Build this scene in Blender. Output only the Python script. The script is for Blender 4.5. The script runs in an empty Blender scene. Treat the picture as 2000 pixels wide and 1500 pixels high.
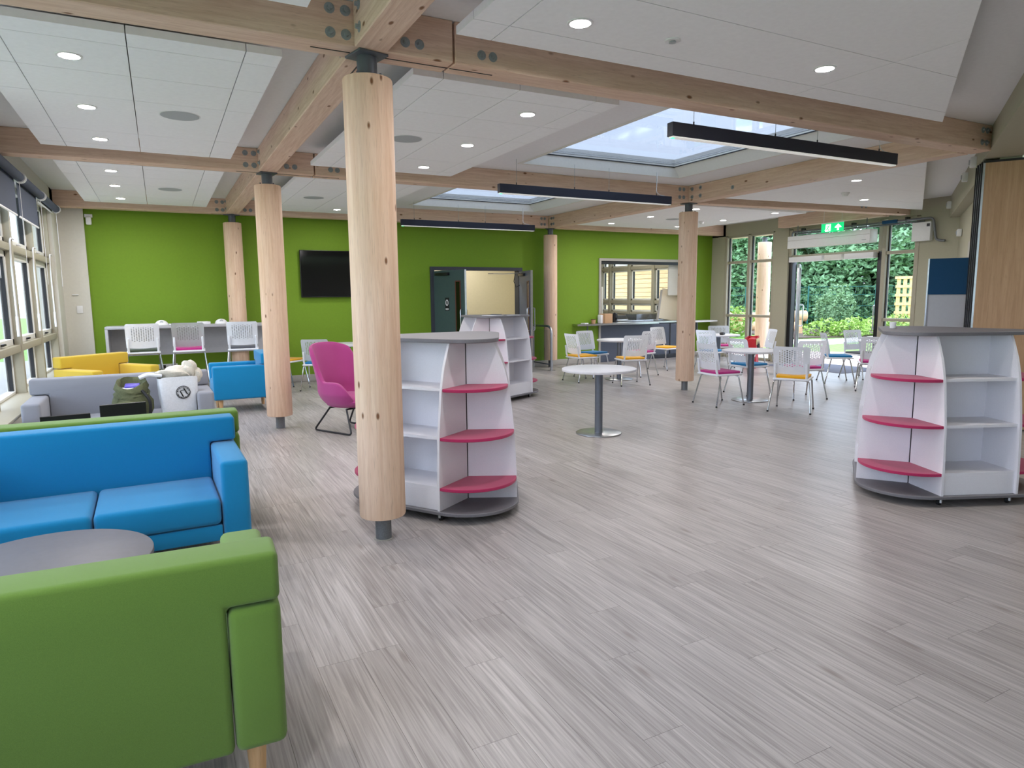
import bpy, bmesh, math, random
from mathutils import Vector, Matrix
random.seed(7)
R = math.radians
C = bpy.context.scene.collection
SC = bpy.context.scene

# ------------------------------------------------------------------ camera
F, YAW, PITCH, ROLL, H = 1306.4, R(27.52), R(7.49), R(-0.55), 1.57
f = Vector((math.sin(YAW)*math.cos(PITCH), math.cos(YAW)*math.cos(PITCH), -math.sin(PITCH)))
r0 = Vector((math.cos(YAW), -math.sin(YAW), 0)); u0 = r0.cross(f)
r_ = math.cos(ROLL)*r0 + math.sin(ROLL)*u0; u_ = -math.sin(ROLL)*r0 + math.cos(ROLL)*u0
cd = bpy.data.cameras.new('camera'); cam = bpy.data.objects.new('camera', cd); C.objects.link(cam)
cd.sensor_fit = 'HORIZONTAL'; cd.sensor_width = 36; cd.lens = F/2000*36; cd.clip_end = 300; cd.clip_start = .05
cam.matrix_world = Matrix(((r_.x, u_.x, -f.x, 0), (r_.y, u_.y, -f.y, 0), (r_.z, u_.z, -f.z, H), (0, 0, 0, 1)))
SC.camera = cam
# ------------------------------------------------------------------ sky, exposure
w = bpy.data.worlds.new('overcast'); SC.world = w; w.use_nodes = True
bg = w.node_tree.nodes['Background']; bg.inputs[0].default_value = (.63, .76, .97, 1); bg.inputs[1].default_value = 4.2
SC.view_settings.view_transform = 'Standard'; SC.view_settings.look = 'None'
SC.view_settings.exposure = 0.42; SC.view_settings.gamma = 1
LAMP_W = 12.5          # radiant power of every recessed downlight

# ------------------------------------------------------------------ materials
def S(r, g, b):
    l = lambda v: (v/255/12.92 if v/255 <= .04045 else ((v/255+.055)/1.055)**2.4)
    return (l(r), l(g), l(b), 1)
def N(nt, t, **kw):
    n = nt.nodes.new(t)
    for k, v in kw.items(): setattr(n, k, v)
    return n
M = {}
def base(name):
    m = bpy.data.materials.new(name); m.use_nodes = True; M[name] = m
    return m, m.node_tree, m.node_tree.nodes['Principled BSDF']
def mixc(nt, fac, a, b):
    n = N(nt, 'ShaderNodeMix', data_type='RGBA')
    for s, v in ((0, fac), (6, a), (7, b)):
        if hasattr(v, 'is_output') or hasattr(v, 'links'): nt.links.new(v, n.inputs[s])
        else: n.inputs[s].default_value = v
    return n.outputs[2]
def ramp(nt, src, p0, p1, a=(0, 0, 0, 1), b=(1, 1, 1, 1)):
    n = N(nt, 'ShaderNodeValToRGB'); e = n.color_ramp.elements
    e[0].position = p0; e[1].position = p1; e[0].color = a; e[1].color = b
    nt.links.new(src, n.inputs[0]); return n.outputs[0]
def coords(nt, scale, rnd=True):
    tc = N(nt, 'ShaderNodeTexCoord'); mp = N(nt, 'ShaderNodeMapping'); mp.inputs['Scale'].default_value = scale
    nt.links.new(tc.outputs['Object'], mp.inputs[0])
    if rnd:
        oi = N(nt, 'ShaderNodeObjectInfo'); mu = N(nt, 'ShaderNodeMath', operation='MULTIPLY'); mu.inputs[1].default_value = 37
        nt.links.new(oi.outputs['Random'], mu.inputs[0]); nt.links.new(mu.outputs[0], mp.inputs['Location'])
    return mp.outputs[0]
def pm(name, col, rough=.6, metal=0, var=.06, scale=6, bump=0, bscale=200, spec=.5, coat=0):
    """plain coloured surface with a little procedural mottling"""
    m, nt, p = base(name)
    v = coords(nt, (scale,)*3); nz = N(nt, 'ShaderNodeTexNoise'); nz.inputs['Detail'].default_value = 4
    nt.links.new(v, nz.inputs[0])
    lo = tuple(c*(1-var) for c in col[:3])+(1,); hi = tuple(min(1, c*(1+var)) for c in col[:3])+(1,)
    nt.links.new(ramp(nt, nz.outputs[0], .3, .7, lo, hi), p.inputs['Base Color'])
    p.inputs['Roughness'].default_value = rough; p.inputs['Metallic'].default_value = metal
    p.inputs['Specular IOR Level'].default_value = spec; p.inputs['Coat Weight'].default_value = coat
    if bump:
        v2 = coords(nt, (bscale,)*3); n2 = N(nt, 'ShaderNodeTexNoise'); nt.links.new(v2, n2.inputs[0])
        b = N(nt, 'ShaderNodeBump'); b.inputs['Strength'].default_value = bump; b.inputs['Distance'].default_value = .004
        nt.links.new(n2.outputs[0], b.inputs['Height']); nt.links.new(b.outputs[0], p.inputs['Normal'])
    return m
def fabric(name, col, bump=.35):
    m = pm(name, col, .9, var=.16, scale=190, bump=bump, bscale=420, spec=.2)
    m.node_tree.nodes['Principled BSDF'].inputs['Sheen Weight'].default_value = .25
    return m
def wood(name, a, b, axis, knot=1.0, rough=.6, dens=1.0):
    """softwood: long grain streaks along one axis, dark knots"""
    m, nt, p = base(name)
    st = {'x': (.5, 9, 9), 'y': (9, .5, 9), 'z': (7, 7, .35)}[axis]
    nz = N(nt, 'ShaderNodeTexNoise'); nz.inputs['Detail'].default_value = 6; nz.inputs['Distortion'].default_value = .6
    nt.links.new(coords(nt, tuple(s*dens for s in st)), nz.inputs[0])
    col = ramp(nt, nz.outputs[0], .32, .68, a, b)
    n3 = N(nt, 'ShaderNodeTexNoise'); n3.inputs['Detail'].default_value = 3
    nt.links.new(coords(nt, tuple(s*6 for s in st)), n3.inputs[0])
    dk = tuple(c*.72 for c in a[:3])+(1,)
    mf = N(nt, 'ShaderNodeMath', operation='MULTIPLY'); mf.inputs[1].default_value = .55
    nt.links.new(ramp(nt, n3.outputs[0], .56, .74), mf.inputs[0]); col = mixc(nt, mf.outputs[0], col, dk)
    if knot:
        ks = {'x': (3.6, 8, 8), 'y': (8, 3.6, 8), 'z': (9, 9, 4)}[axis]
        vo = N(nt, 'ShaderNodeTexVoronoi'); vo.inputs['Scale'].default_value = 1.0
        nt.links.new(coords(nt, ks), vo.inputs[0])
        kf = ramp(nt, vo.outputs['Distance'], .05*knot, .10*knot, (1, 1, 1, 1), (0, 0, 0, 1))
        col = mixc(nt, kf, col, S(128, 88, 60))
    nt.links.new(col, p.inputs['Base Color']); p.inputs['Roughness'].default_value = rough
    p.inputs['Specular IOR Level'].default_value = .3
    return m
def emit(name, col, s):
    m, nt, p = base(name); p.inputs['Base Color'].default_value = col
    nz = N(nt, 'ShaderNodeTexNoise'); nz.inputs['Scale'].default_value = 3
    hi = tuple(min(1, c*1.02) for c in col[:3])+(1,)
    nt.links.new(ramp(nt, nz.outputs[0], .3, .7, col, hi), p.inputs['Emission Color']); p.inputs['Emission Strength'].default_value = s
    return m
def glass(name, tint=(1, 1, 1, 1), refl=.07):
    m = bpy.data.materials.new(name); m.use_nodes = True; M[name] = m; nt = m.node_tree; nt.nodes.clear()
    o = N(nt, 'ShaderNodeOutputMaterial'); t = N(nt, 'ShaderNodeBsdfTransparent'); t.inputs[0].default_value = tint
    g = N(nt, 'ShaderNodeBsdfGlossy'); g.inputs['Roughness'].default_value = .02
    fr = N(nt, 'ShaderNodeLayerWeight'); pw = N(nt, 'ShaderNodeMath', operation='POWER'); pw.inputs[1].default_value = 5
    nt.links.new(fr.outputs['Facing'], pw.inputs[0])
    ma = N(nt, 'ShaderNodeMath', operation='MULTIPLY_ADD'); ma.inputs[1].default_value = .5; ma.inputs[2].default_value = .025
    nt.links.new(pw.outputs[0], ma.inputs[0])
    mx = N(nt, 'ShaderNodeMixShader'); nt.links.new(ma.outputs[0], mx.inputs[0])
    nt.links.new(t.outputs[0], mx.inputs[1]); nt.links.new(g.outputs[0], mx.inputs[2]); nt.links.new(mx.outputs[0], o.inputs[0])
    return m
def plankmat():
    m, nt, p = base('vinyl_plank')
    oi = N(nt, 'ShaderNodeObjectInfo'); ge = N(nt, 'ShaderNodeNewGeometry'); ad = N(nt, 'ShaderNodeMath', operation='ADD')
    nt.links.new(oi.outputs['Random'], ad.inputs[0]); nt.links.new(ge.outputs['Random Per Island'], ad.inputs[1])
    fr = N(nt, 'ShaderNodeMath', operation='FRACT'); nt.links.new(ad.outputs[0], fr.inputs[0])
    mu = N(nt, 'ShaderNodeMath', operation='MULTIPLY'); mu.inputs[1].default_value = 61; nt.links.new(fr.outputs[0], mu.inputs[0])
    def tex(scale, det, dis=0):
        tc = N(nt, 'ShaderNodeTexCoord'); mp = N(nt, 'ShaderNodeMapping'); mp.inputs['Scale'].default_value = scale
        nt.links.new(tc.outputs['Object'], mp.inputs[0]); nt.links.new(mu.outputs[0], mp.inputs['Location'])
        n = N(nt, 'ShaderNodeTexNoise'); n.inputs['Detail'].default_value = det; n.inputs['Distortion'].default_value = dis
        nt.links.new(mp.outputs[0], n.inputs[0]); return n.outputs[0]
    lo, hi = S(145, 139, 136), S(195, 189, 186)
    c = ramp(nt, tex((10, .28, 1), 7, 1.6), .30, .72, lo, hi)
    st = N(nt, 'ShaderNodeMath', operation='MULTIPLY'); st.inputs[1].default_value = .33
    nt.links.new(ramp(nt, tex((70, .7, 1), 4, .5), .55, .75), st.inputs[0]); c = mixc(nt, st.outputs[0], c, S(122, 115, 112))
    sl = N(nt, 'ShaderNodeMath', operation='MULTIPLY'); sl.inputs[1].default_value = .4
    nt.links.new(ramp(nt, tex((48, .55, 1), 5, .8), .6, .78), sl.inputs[0]); c = mixc(nt, sl.outputs[0], c, S(212, 206, 202))
    tk = N(nt, 'ShaderNodeTexCoord'); mk = N(nt, 'ShaderNodeMapping'); mk.inputs['Scale'].default_value = (5.5, 1.6, 1)
    nt.links.new(tk.outputs['Object'], mk.inputs[0]); nt.links.new(mu.outputs[0], mk.inputs['Location'])
    vk = N(nt, 'ShaderNodeTexVoronoi'); vk.inputs['Scale'].default_value = 1; nt.links.new(mk.outputs[0], vk.inputs[0])
    kk = N(nt, 'ShaderNodeMath', operation='MULTIPLY'); kk.inputs[1].default_value = .55
    nt.links.new(ramp(nt, vk.outputs['Distance'], .03, .13, (1, 1, 1, 1), (0, 0, 0, 1)), kk.inputs[0]); c = mixc(nt, kk.outputs[0], c, S(118, 104, 94))
    tone = ramp(nt, fr.outputs[0], 0, 1, (.86, .845, .835, 1), (1.0, .99, .985, 1))
    mm = N(nt, 'ShaderNodeMix', data_type='RGBA', blend_type='MULTIPLY'); mm.inputs[0].default_value = 1
    nt.links.new(c, mm.inputs[6]); nt.links.new(tone, mm.inputs[7]); nt.links.new(mm.outputs[2], p.inputs['Base Color'])
    p.inputs['Roughness'].default_value = .38; p.inputs['Specular IOR Level'].default_value = .5
    return m
plankmat()
wood('beam_wood', S(214, 180, 156), S(232, 204, 182), 'x', 1.25)
wood('column_wood', S(222, 186, 156), S(237, 207, 180), 'z', 1.15)
wood('leg_wood', S(205, 160, 110), S(222, 182, 136), 'z', 0)
wood('ply_panel', S(176, 142, 108), S(192, 158, 124), 'z', 0)
wood('cladding_wood', S(218, 172, 128), S(236, 196, 156), 'y', .5)
wood('log_wood', S(206, 160, 118), S(224, 184, 142), 'x', .8)
wood('pallet_wood', S(226, 188, 120), S(240, 208, 150), 'z', .4)
pm('wall_white', S(214, 211, 200), .85, var=.02, bump=.05, bscale=90)
pm('wall_cream', S(224, 212, 186), .85, var=.02)
pm('ceiling_white', S(236, 236, 235), .9, var=.02)
pm('raft_white', S(246, 246, 246), .9, var=.02, bump=.06, bscale=300)
pm('wall_green', S(114, 149, 28), .75, var=.03, bump=.08, bscale=120)
pm('wall_olive', S(172, 168, 146), .8, var=.02)
pm('frame_olive', S(170, 164, 144), .55, var=.03)
pm('frame_white', S(228, 226, 218), .45, var=.02)
pm('skirting_grey', S(172, 168, 160), .6, var=.03)
pm('black_rubber', S(24, 24, 26), .6, var=.1)
pm('black_metal', S(22, 22, 26), .4, var=.05)
pm('pendant_navy', S(24, 28, 46), .5, var=.05)
pm('steel_galv', S(120, 124, 128), .45, .4, var=.15, scale=30)
pm('steel_grey_paint', S(92, 98, 106), .45, .3, var=.05)
pm('bolt_steel', S(150, 158, 160), .4, .25, var=.1, scale=40)
pm('chrome', S(205, 208, 212), .12, 1, var=.03)
pm('stainless', S(186, 188, 190), .28, 1, var=.06)
pm('pole_grey', S(118, 124, 134), .35, .6, var=.04)
pm('chair_white', S(238, 240, 244), .45, var=.02)
pm('plastic_white', S(232, 232, 232), .4, var=.02)
pm('table_white', S(214, 214, 218), .4, var=.03)
pm('table_grey', S(104, 102, 106), .5, var=.04)
pm('shelf_light', S(232, 230, 234), .55, var=.03, scale=40)
pm('shelf_grey', S(112, 110, 114), .5, var=.08, scale=30)
fabric('shelf_pink', S(176, 46, 90), .1)
pm('speaker_grille', S(176, 180, 182), .7, var=.05, scale=300)
pm('tv_black', S(10, 10, 12), .08, var=.05)
pm('door_blue', S(74, 88, 112), .45, var=.04)
pm('door_green', S(62, 82, 84), .45, var=.04)
pm('door_dark', S(58, 62, 70), .5, var=.04)
pm('lipping_brown', S(98, 52, 44), .5, var=.1)
pm('counter_dark', S(72, 78, 92), .5, var=.05)
pm('desk_grey', S(178, 178, 180), .5, var=.03)
pm('blind_fabric', S(66, 74, 92), .8, var=.05)
pm('paving_pink', S(226, 206, 192), .8, var=.06, scale=1.5)
pm('path_pale', S(226, 224, 222), .85, var=.05)
pm('bounce_grey', S(172, 166, 162), .85, var=.08, scale=2)
pm('soil', S(92, 76, 64), .95, var=.25, scale=8)
pm('lawn', S(124, 166, 78), .95, var=.22, scale=1.2, bump=.6, bscale=30)
pm('leaf_dark', S(78, 112, 76), .6, var=.45, scale=2.2)
pm('leaf_mid', S(112, 150, 104), .6, var=.45, scale=2.2)
pm('leaf_lime', S(150, 178, 84), .6, var=.35, scale=3)
pm('leaf_grey', S(118, 150, 104), .6, var=.35, scale=3)
pm('bark', S(92, 78, 62), .9, var=.3, scale=6)
pm('fence_green', S(28, 96, 88), .5, var=.1)
pm('mat_grey', S(104, 106, 118), .95, var=.12, scale=60)
pm('bag_red', S(196, 32, 44), .6, var=.1, scale=12)
pm('bag_print', S(214, 186, 132), .7, var=.12, scale=30)
pm('bag_white', S(226, 228, 232), .8, var=.05, scale=12, bump=.3, bscale=40)
pm('cloth_cream', S(218, 212, 198), .9, var=.08, scale=14, bump=.4, bscale=60)
pm('bag_olive', S(92, 96, 66), .85, var=.16, scale=14, bump=.5, bscale=60)
pm('purple_item', S(92, 80, 186), .5, var=.1)
pm('card_brown', S(186, 148, 112), .8, var=.08, scale=30)
pm('paper_white', S(236, 236, 238), .8, var=.02)
pm('ink_black', S(20, 20, 22), .8, var=.05)
pm('screen_blue', S(22, 74, 112), .85, var=.06, scale=60)
pm('screen_white', S(196, 196, 198), .5, var=.02)
pm('blue_item', S(36, 60, 150), .5, var=.1)
fabric('fab_green', S(106, 139, 58)); fabric('fab_blue', S(18, 132, 184)); fabric('fab_grey', S(146, 148, 156))
fabric('fab_yellow', S(210, 178, 58)); fabric('fab_pink', S(176, 70, 132))
fabric('pad_orange', S(244, 176, 34)); fabric('pad_pink', S(188, 48, 128)); fabric('pad_blue', S(26, 122, 176))
fabric('pad_olive', S(62, 74, 56)); fabric('pad_grey', S(92, 94, 100))
glass('clear_glass'); glass('dimming_glass', (.49, .495, .505, 1)); glass('smoke_glass', (.93, .96, .95, 1))  # the grey skylight tint is added to dim the sky behind it
emit('lamp_glow', (1, .95, .86, 1), 22); emit('fill_lamp_white', (1, .95, .88, 1), 4); emit('led_diffuser', (1, .98, .94, 1), .2)
emit('sign_green', S(0, 190, 110), .9); emit('sign_white', (.86, 1, .88, 1), 1.0); emit('led_green', (.05, .9, .35, 1), 1.5)

# ------------------------------------------------------------------ mesh helpers
def fin(bm, ang=35):
    bmesh.ops.recalc_face_normals(bm, faces=bm.faces)
    me = bpy.data.meshes.new('m'); bm.to_mesh(me); bm.free()
    if ang is not None:
        me.polygons.foreach_set('use_smooth', [True]*len(me.polygons)); me.set_sharp_from_angle(angle=R(ang))
    return me
def ob(name, bm, mat, parent=None, loc=(0, 0, 0), rz=0, rot=None):
    me = bm if isinstance(bm, bpy.types.Mesh) else fin(bm)
    if len(me.materials) == 0: me.materials.append(M[mat])
    me.name = name
    o = bpy.data.objects.new(name, me); C.objects.link(o); o.location = loc
    o.rotation_euler = rot if rot else (0, 0, rz)
    if parent: o.parent = parent
    return o
def thing(name, label, cat, loc=(0, 0, 0), rz=0, group=None):
    o = bpy.data.objects.new(name, None); C.objects.link(o); o.empty_display_size = .1
    o.location = loc; o.rotation_euler = (0, 0, rz); return tag(o, label, cat, group)
def tag(o, label, cat, group=None):
    o['label'] = label; o['category'] = cat
    if group: o['group'] = group
    return o
def struct(o, label=None):
    o['kind'] = 'structure'
    if label: o['label'] = label
    return o
def dup(root, loc, rz, label, group=None, swap=None):
    def cp(s, par):
        c = s.copy(); C.objects.link(c); c.parent = par
        if swap and s.name.split('.')[0] in swap:
            c.data = swap[s.name.split('.')[0]]
        for k in s.children: cp(k, c)
        return c
    c = cp(root, None); c.location = loc; c.rotation_euler = (0, 0, rz); c['label'] = label
    if group: c['group'] = group
    return c
def box(bm, c, s, bev=0, seg=2, rz=0, rx=0, ry=0):
    mt = Matrix.Translation(c) @ Matrix.Rotation(rz, 4, 'Z') @ Matrix.Rotation(rx, 4, 'X') @ Matrix.Rotation(ry, 4, 'Y') @ Matrix.Diagonal((*s, 1))
    g = bmesh.ops.create_cube(bm, size=1, matrix=mt)
    if bev: bmesh.ops.bevel(bm, geom=list({e for v in g['verts'] for e in v.link_edges}), offset=bev, segments=seg, profile=.5, affect='EDGES')
    return bm
def B(c, s, bev=0, seg=2, rz=0, rx=0, ry=0): return box(bmesh.new(), c, s, bev, seg, rz, rx, ry)
def Bx(x0, x1, y0, y1, z0, z1, bev=0): return B(((x0+x1)/2, (y0+y1)/2, (z0+z1)/2), (abs(x1-x0), abs(y1-y0), abs(z1-z0)), bev)
def cyl(bm, p, r, h, n=24, r2=None, axis='z', bev=0):
    rot = {'z': Matrix(), 'x': Matrix.Rotation(R(90), 4, 'Y'), 'y': Matrix.Rotation(R(-90), 4, 'X')}[axis]
    mt = Matrix.Translation(p) @ rot @ Matrix.Translation((0, 0, h/2))
    g = bmesh.ops.create_cone(bm, cap_ends=True, segments=n, radius1=r, radius2=r if r2 is None else r2, depth=h, matrix=mt)
    if bev:
        es = {e for v in g['verts'] for e in v.link_edges if any(len(fc.verts) > 4 for fc in e.link_faces)}
        bmesh.ops.bevel(bm, geom=list(es), offset=bev, segments=2, profile=.5, affect='EDGES')
    return bm
def Cy(p, r, h, n=24, r2=None, axis='z', bev=0): return cyl(bmesh.new(), p, r, h, n, r2, axis, bev)
def tube(bm, pts, r, n=8, closed=False):
    pts = [Vector(p) for p in pts]; rings = []; k = len(pts); up = None
    for i, p in enumerate(pts):
        a = pts[(i-1) % k] if (closed or i > 0) else p; b = pts[(i+1) % k] if (closed or i < k-1) else p
        d = (b-a).normalized()
        if up is None: up = Vector((0, 0, 1)) if abs(d.z) < .9 else Vector((1, 0, 0))
        s = d.cross(up).normalized(); up = s.cross(d).normalized()
        rings.append([bm.verts.new(p+r*(math.cos(2*math.pi*j/n)*s+math.sin(2*math.pi*j/n)*up)) for j in range(n)])
    for i in range(k if closed else k-1):
        A, D = rings[i], rings[(i+1) % k]
        for j in range(n): bm.faces.new((A[j], A[(j+1) % n], D[(j+1) % n], D[j]))
    if not closed: bm.faces.new(rings[0]); bm.faces.new(rings[-1])
    return bm
def T(pts, r, n=8, closed=False): return tube(bmesh.new(), pts, r, n, closed)
def fillet(pts, rad, n=5):
    """round the inner corners of a polyline"""
    pts = [Vector(p) for p in pts]; out = [pts[0]]
    for a, b, c in zip(pts, pts[1:], pts[2:]):
        d1 = (a-b).normalized(); d2 = (c-b).normalized(); q = min(rad, (a-b).length*.45, (c-b).length*.45)
        p1 = b+d1*q; p2 = b+d2*q
        for i in range(n+1):
            t = i/n; out.append((1-t)**2*p1+2*t*(1-t)*b+t*t*p2)
    return out+[pts[-1]]
def prism(bm, poly, z0, z1):
    lo = [bm.verts.new((x, y, z0)) for x, y in poly]; hi = [bm.verts.new((x, y, z1)) for x, y in poly]; n = len(poly)
    bm.faces.new(lo[::-1]); bm.faces.new(hi)
    for i in range(n): bm.faces.new((lo[i], lo[(i+1) % n], hi[(i+1) % n], hi[i]))
    return bm
def P(poly, z0, z1): return prism(bmesh.new(), poly, z0, z1)
def extr(poly3, d):
    """extrude a flat 3-D polygon along vector d"""
    bm = bmesh.new(); d = Vector(d); a = [bm.verts.new(p) for p in poly3]; b = [bm.verts.new(Vector(p)+d) for p in poly3]; n = len(a)
    bm.faces.new(a[::-1]); bm.faces.new(b)
    for i in range(n): bm.faces.new((a[i], a[(i+1) % n], b[(i+1) % n], b[i]))
    return bm
def bevel_all(bm, off, seg=2, ang=30):
    bmesh.ops.recalc_face_normals(bm, faces=bm.faces[:]); bm.normal_update()
    es = [e for e in bm.edges if len(e.link_faces) == 2 and e.calc_face_angle(0) > R(ang)]
    bmesh.ops.bevel(bm, geom=es, offset=off, segments=seg, profile=.5, affect='EDGES'); return bm
def clip(poly, a, b):
    """keep the part of a convex polygon left of line a->b"""
    out = []; sd = lambda p: (b[0]-a[0])*(p[1]-a[1])-(b[1]-a[1])*(p[0]-a[0])
    for i, p in enumerate(poly):
        q = poly[(i+1) % len(poly)]; s, t = sd(p), sd(q)
        if s >= 0: out.append(p)
        if s*t < 0: k = s/(s-t); out.append((p[0]+k*(q[0]-p[0]), p[1]+k*(q[1]-p[1])))
    return out
def area(poly): return .5*sum(p[0]*q[1]-q[0]*p[1] for p, q in zip(poly, poly[1:]+poly[:1]))

# ================================================================== SETTING
ZB, ZC = 3.01, 3.26                      # beam soffit, ceiling
CX1, CX2 = 1.20, 7.60; CY = (4.15, 8.41, 12.72)
XL, YG, XE = -1.36, 13.0, 12.56
# right wall line (through its ceiling points)
WA, WB = Vector((8.20, 4.37)), Vector((13.1, 7.54)); WD = (WB-WA).normalized(); WN = Vector((-WD.y, WD.x))   # WN points into the room

# ---- floor: slab and separate vinyl planks
fl = struct(ob('floor', Bx(XL-.3, 12.62, -5, 19.2, -.2, -.003), 'vinyl_plank'), 'grey brown wood effect vinyl plank floor')
ob('floor_extension', Bx(4, 12.6, -8, -5, -.2, -.003), 'vinyl_plank', fl)
PW, PL = .185, 1.22; gap = .0012
pme = fin(B((0, 0, 0), (PW-gap, PL-gap, .003)), None)
def inview(x, y):
    d = Vector((x, y, -H)); z = d.dot(f)
    if z < .3: return False
    u = 1000+F*d.dot(r_)/z; v = 750-F*d.dot(u_)/z
    return -150 < u < 2150 and v < 1700
pl = []
for i in range(int((12.5-XL)/PW)):
    off = random.random()*PL
    for j in range(14):
        x = XL+PW*(i+.5); y = -2.2+off+PL*(j+.5)
        if y+PL/2 > YG+.1: continue
        d = (x*x+y*y)**.5
        pl.append((0 if inview(x, y) else 1, d, x, y))
pl.sort()
rest = bmesh.new()
for k, (_, d, x, y) in enumerate(pl):
    if k < 300: ob('plank', pme, 'vinyl_plank', fl, (x, y, -.0015))
    else: box(rest, (x, y, -.0015), (PW-gap, PL-gap, .003))
o = ob('planks_beyond', fin(rest, None), 'vinyl_plank', fl); o['kind'] = 'stuff'

# ---- ceiling with two skylight openings
# the roof stops at the entrance wall so that daylight reaches the glass
def ceil_slab2():
    bm = bmesh.new()
    for x0, x1, y0, y1 in [(-2.0, 4.25, -9, 19.4), (4.25, 6.85, -9, 4.9), (4.25, 6.85, 7.8, 9.2), (4.25, 6.85, 12.1, 19.4), (6.85, 13.3, -9, 19.4)]:
        box(bm, ((x0+x1)/2, (y0+y1)/2, ZC+.06), (x1-x0, y1-y0, .12))
    return bm
ce = struct(ob('ceiling', ceil_slab2(), 'ceiling_white'), 'white plaster ceiling above the timber beams')
def skylight(n, y0, y1, lab):
    t = struct(thing('window_%d' % n, lab, 'skylight')); del t['category']
    x0, x1 = 4.25, 6.85; a, b, c, d = x0+.02, x1-.12, y0+.02, y1-.03; zt = ZC+.14
    bm = bmesh.new()
    lo = [(x0, y0), (x1, y0), (x1, y1), (x0, y1)]; hi = [(a, c), (b, c), (b, d), (a, d)]
    L = [bm.verts.new((*p, ZC-.004)) for p in lo]; U = [bm.verts.new((*p, zt)) for p in hi]
    LO = [bm.verts.new((p[0]+(-.05 if p[0] == x0 else .05), p[1]+(-.05 if p[1] == y0 else .05), ZC-.004)) for p in lo]
    UO = [bm.verts.new((p[0]+(-.1 if p[0] == x0 else .1), p[1]+(-.1 if p[1] == y0 else .1), zt+.1)) for p in lo]
    UI = [bm.verts.new((*p, zt+.1)) for p in hi]
    for i in range(4):
        j = (i+1) % 4
        bm.faces.new((L[i], L[j], U[j], U[i])); bm.faces.new((U[i], U[j], UI[j], UI[i]))
        bm.faces.new((L[i], LO[i], LO[j], L[j])); bm.faces.new((UI[i], UI[j], UO[j], UO[i]))
        bm.faces.new((LO[i], UO[i], UO[j], LO[j]))
    ob('reveal', bm, 'frame_white', t)
    fr = bmesh.new()
    for bx0, bx1, by0, by1 in [(a, b, c, c+.012), (a, b, d-.012, d), (a, a+.012, c, d), (b-.012, b, c, d)]:
        box(fr, ((bx0+bx1)/2, (by0+by1)/2, zt-.006), (bx1-bx0, by1-by0, .012))
    ob('frame', fr, 'black_metal', t)
    ob('pane', Bx(a+.001, b-.001, c+.001, d-.001, zt+.02, zt+.03), 'dimming_glass', t)  # pane tinted only to tone down the sky brightness
skylight(1, 4.9, 7.8, 'large square skylight above the middle hanging lamp, nearer of the two')
skylight(2, 9.2, 12.1, 'farther skylight, partly hidden by a timber beam, above the green wall')

# ---- green wall (back) with door and hatch openings
g = bmesh.new()
def seg(bm, x0, x1, z0, z1, y0=YG, y1=YG+.16): box(bm, ((x0+x1)/2, (y0+y1)/2, (z0+z1)/2), (x1-x0, y1-y0, z1-z0))
DX0, DX1, DZ = 4.95, 7.0, 2.18; HX0, HX1, HZ1 = 9.1, 11.75, 2.38
seg(g, XL-.3, DX0, -.05, ZC+.02); seg(g, DX0, DX1, DZ, ZC+.02); seg(g, DX1, HX0, -.05, ZC+.02); seg(g, HX0, HX1, HZ1, ZC+.02); seg(g, HX1, XE+.3, -.05, ZC+.02)
struct(ob('wall_back', g, 'wall_green'), 'lime green painted back wall')
struct(ob('trim_1', Bx(XL, -1.0, YG-.06, YG, 0, ZC), 'wall_white'), 'white pier at the left end of the green wall')
sk = bmesh.new()
for x0, x1 in [(-1.0, DX0-.06), (DX1+.06, HX0-.05), (HX1+.05, XE)]: box(sk, ((x0+x1)/2, YG-.01, .065), (x1-x0, .02, .13), .004)
struct(ob('baseboard_back', sk, 'skirting_grey'), 'grey skirting along the green wall')
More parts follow.
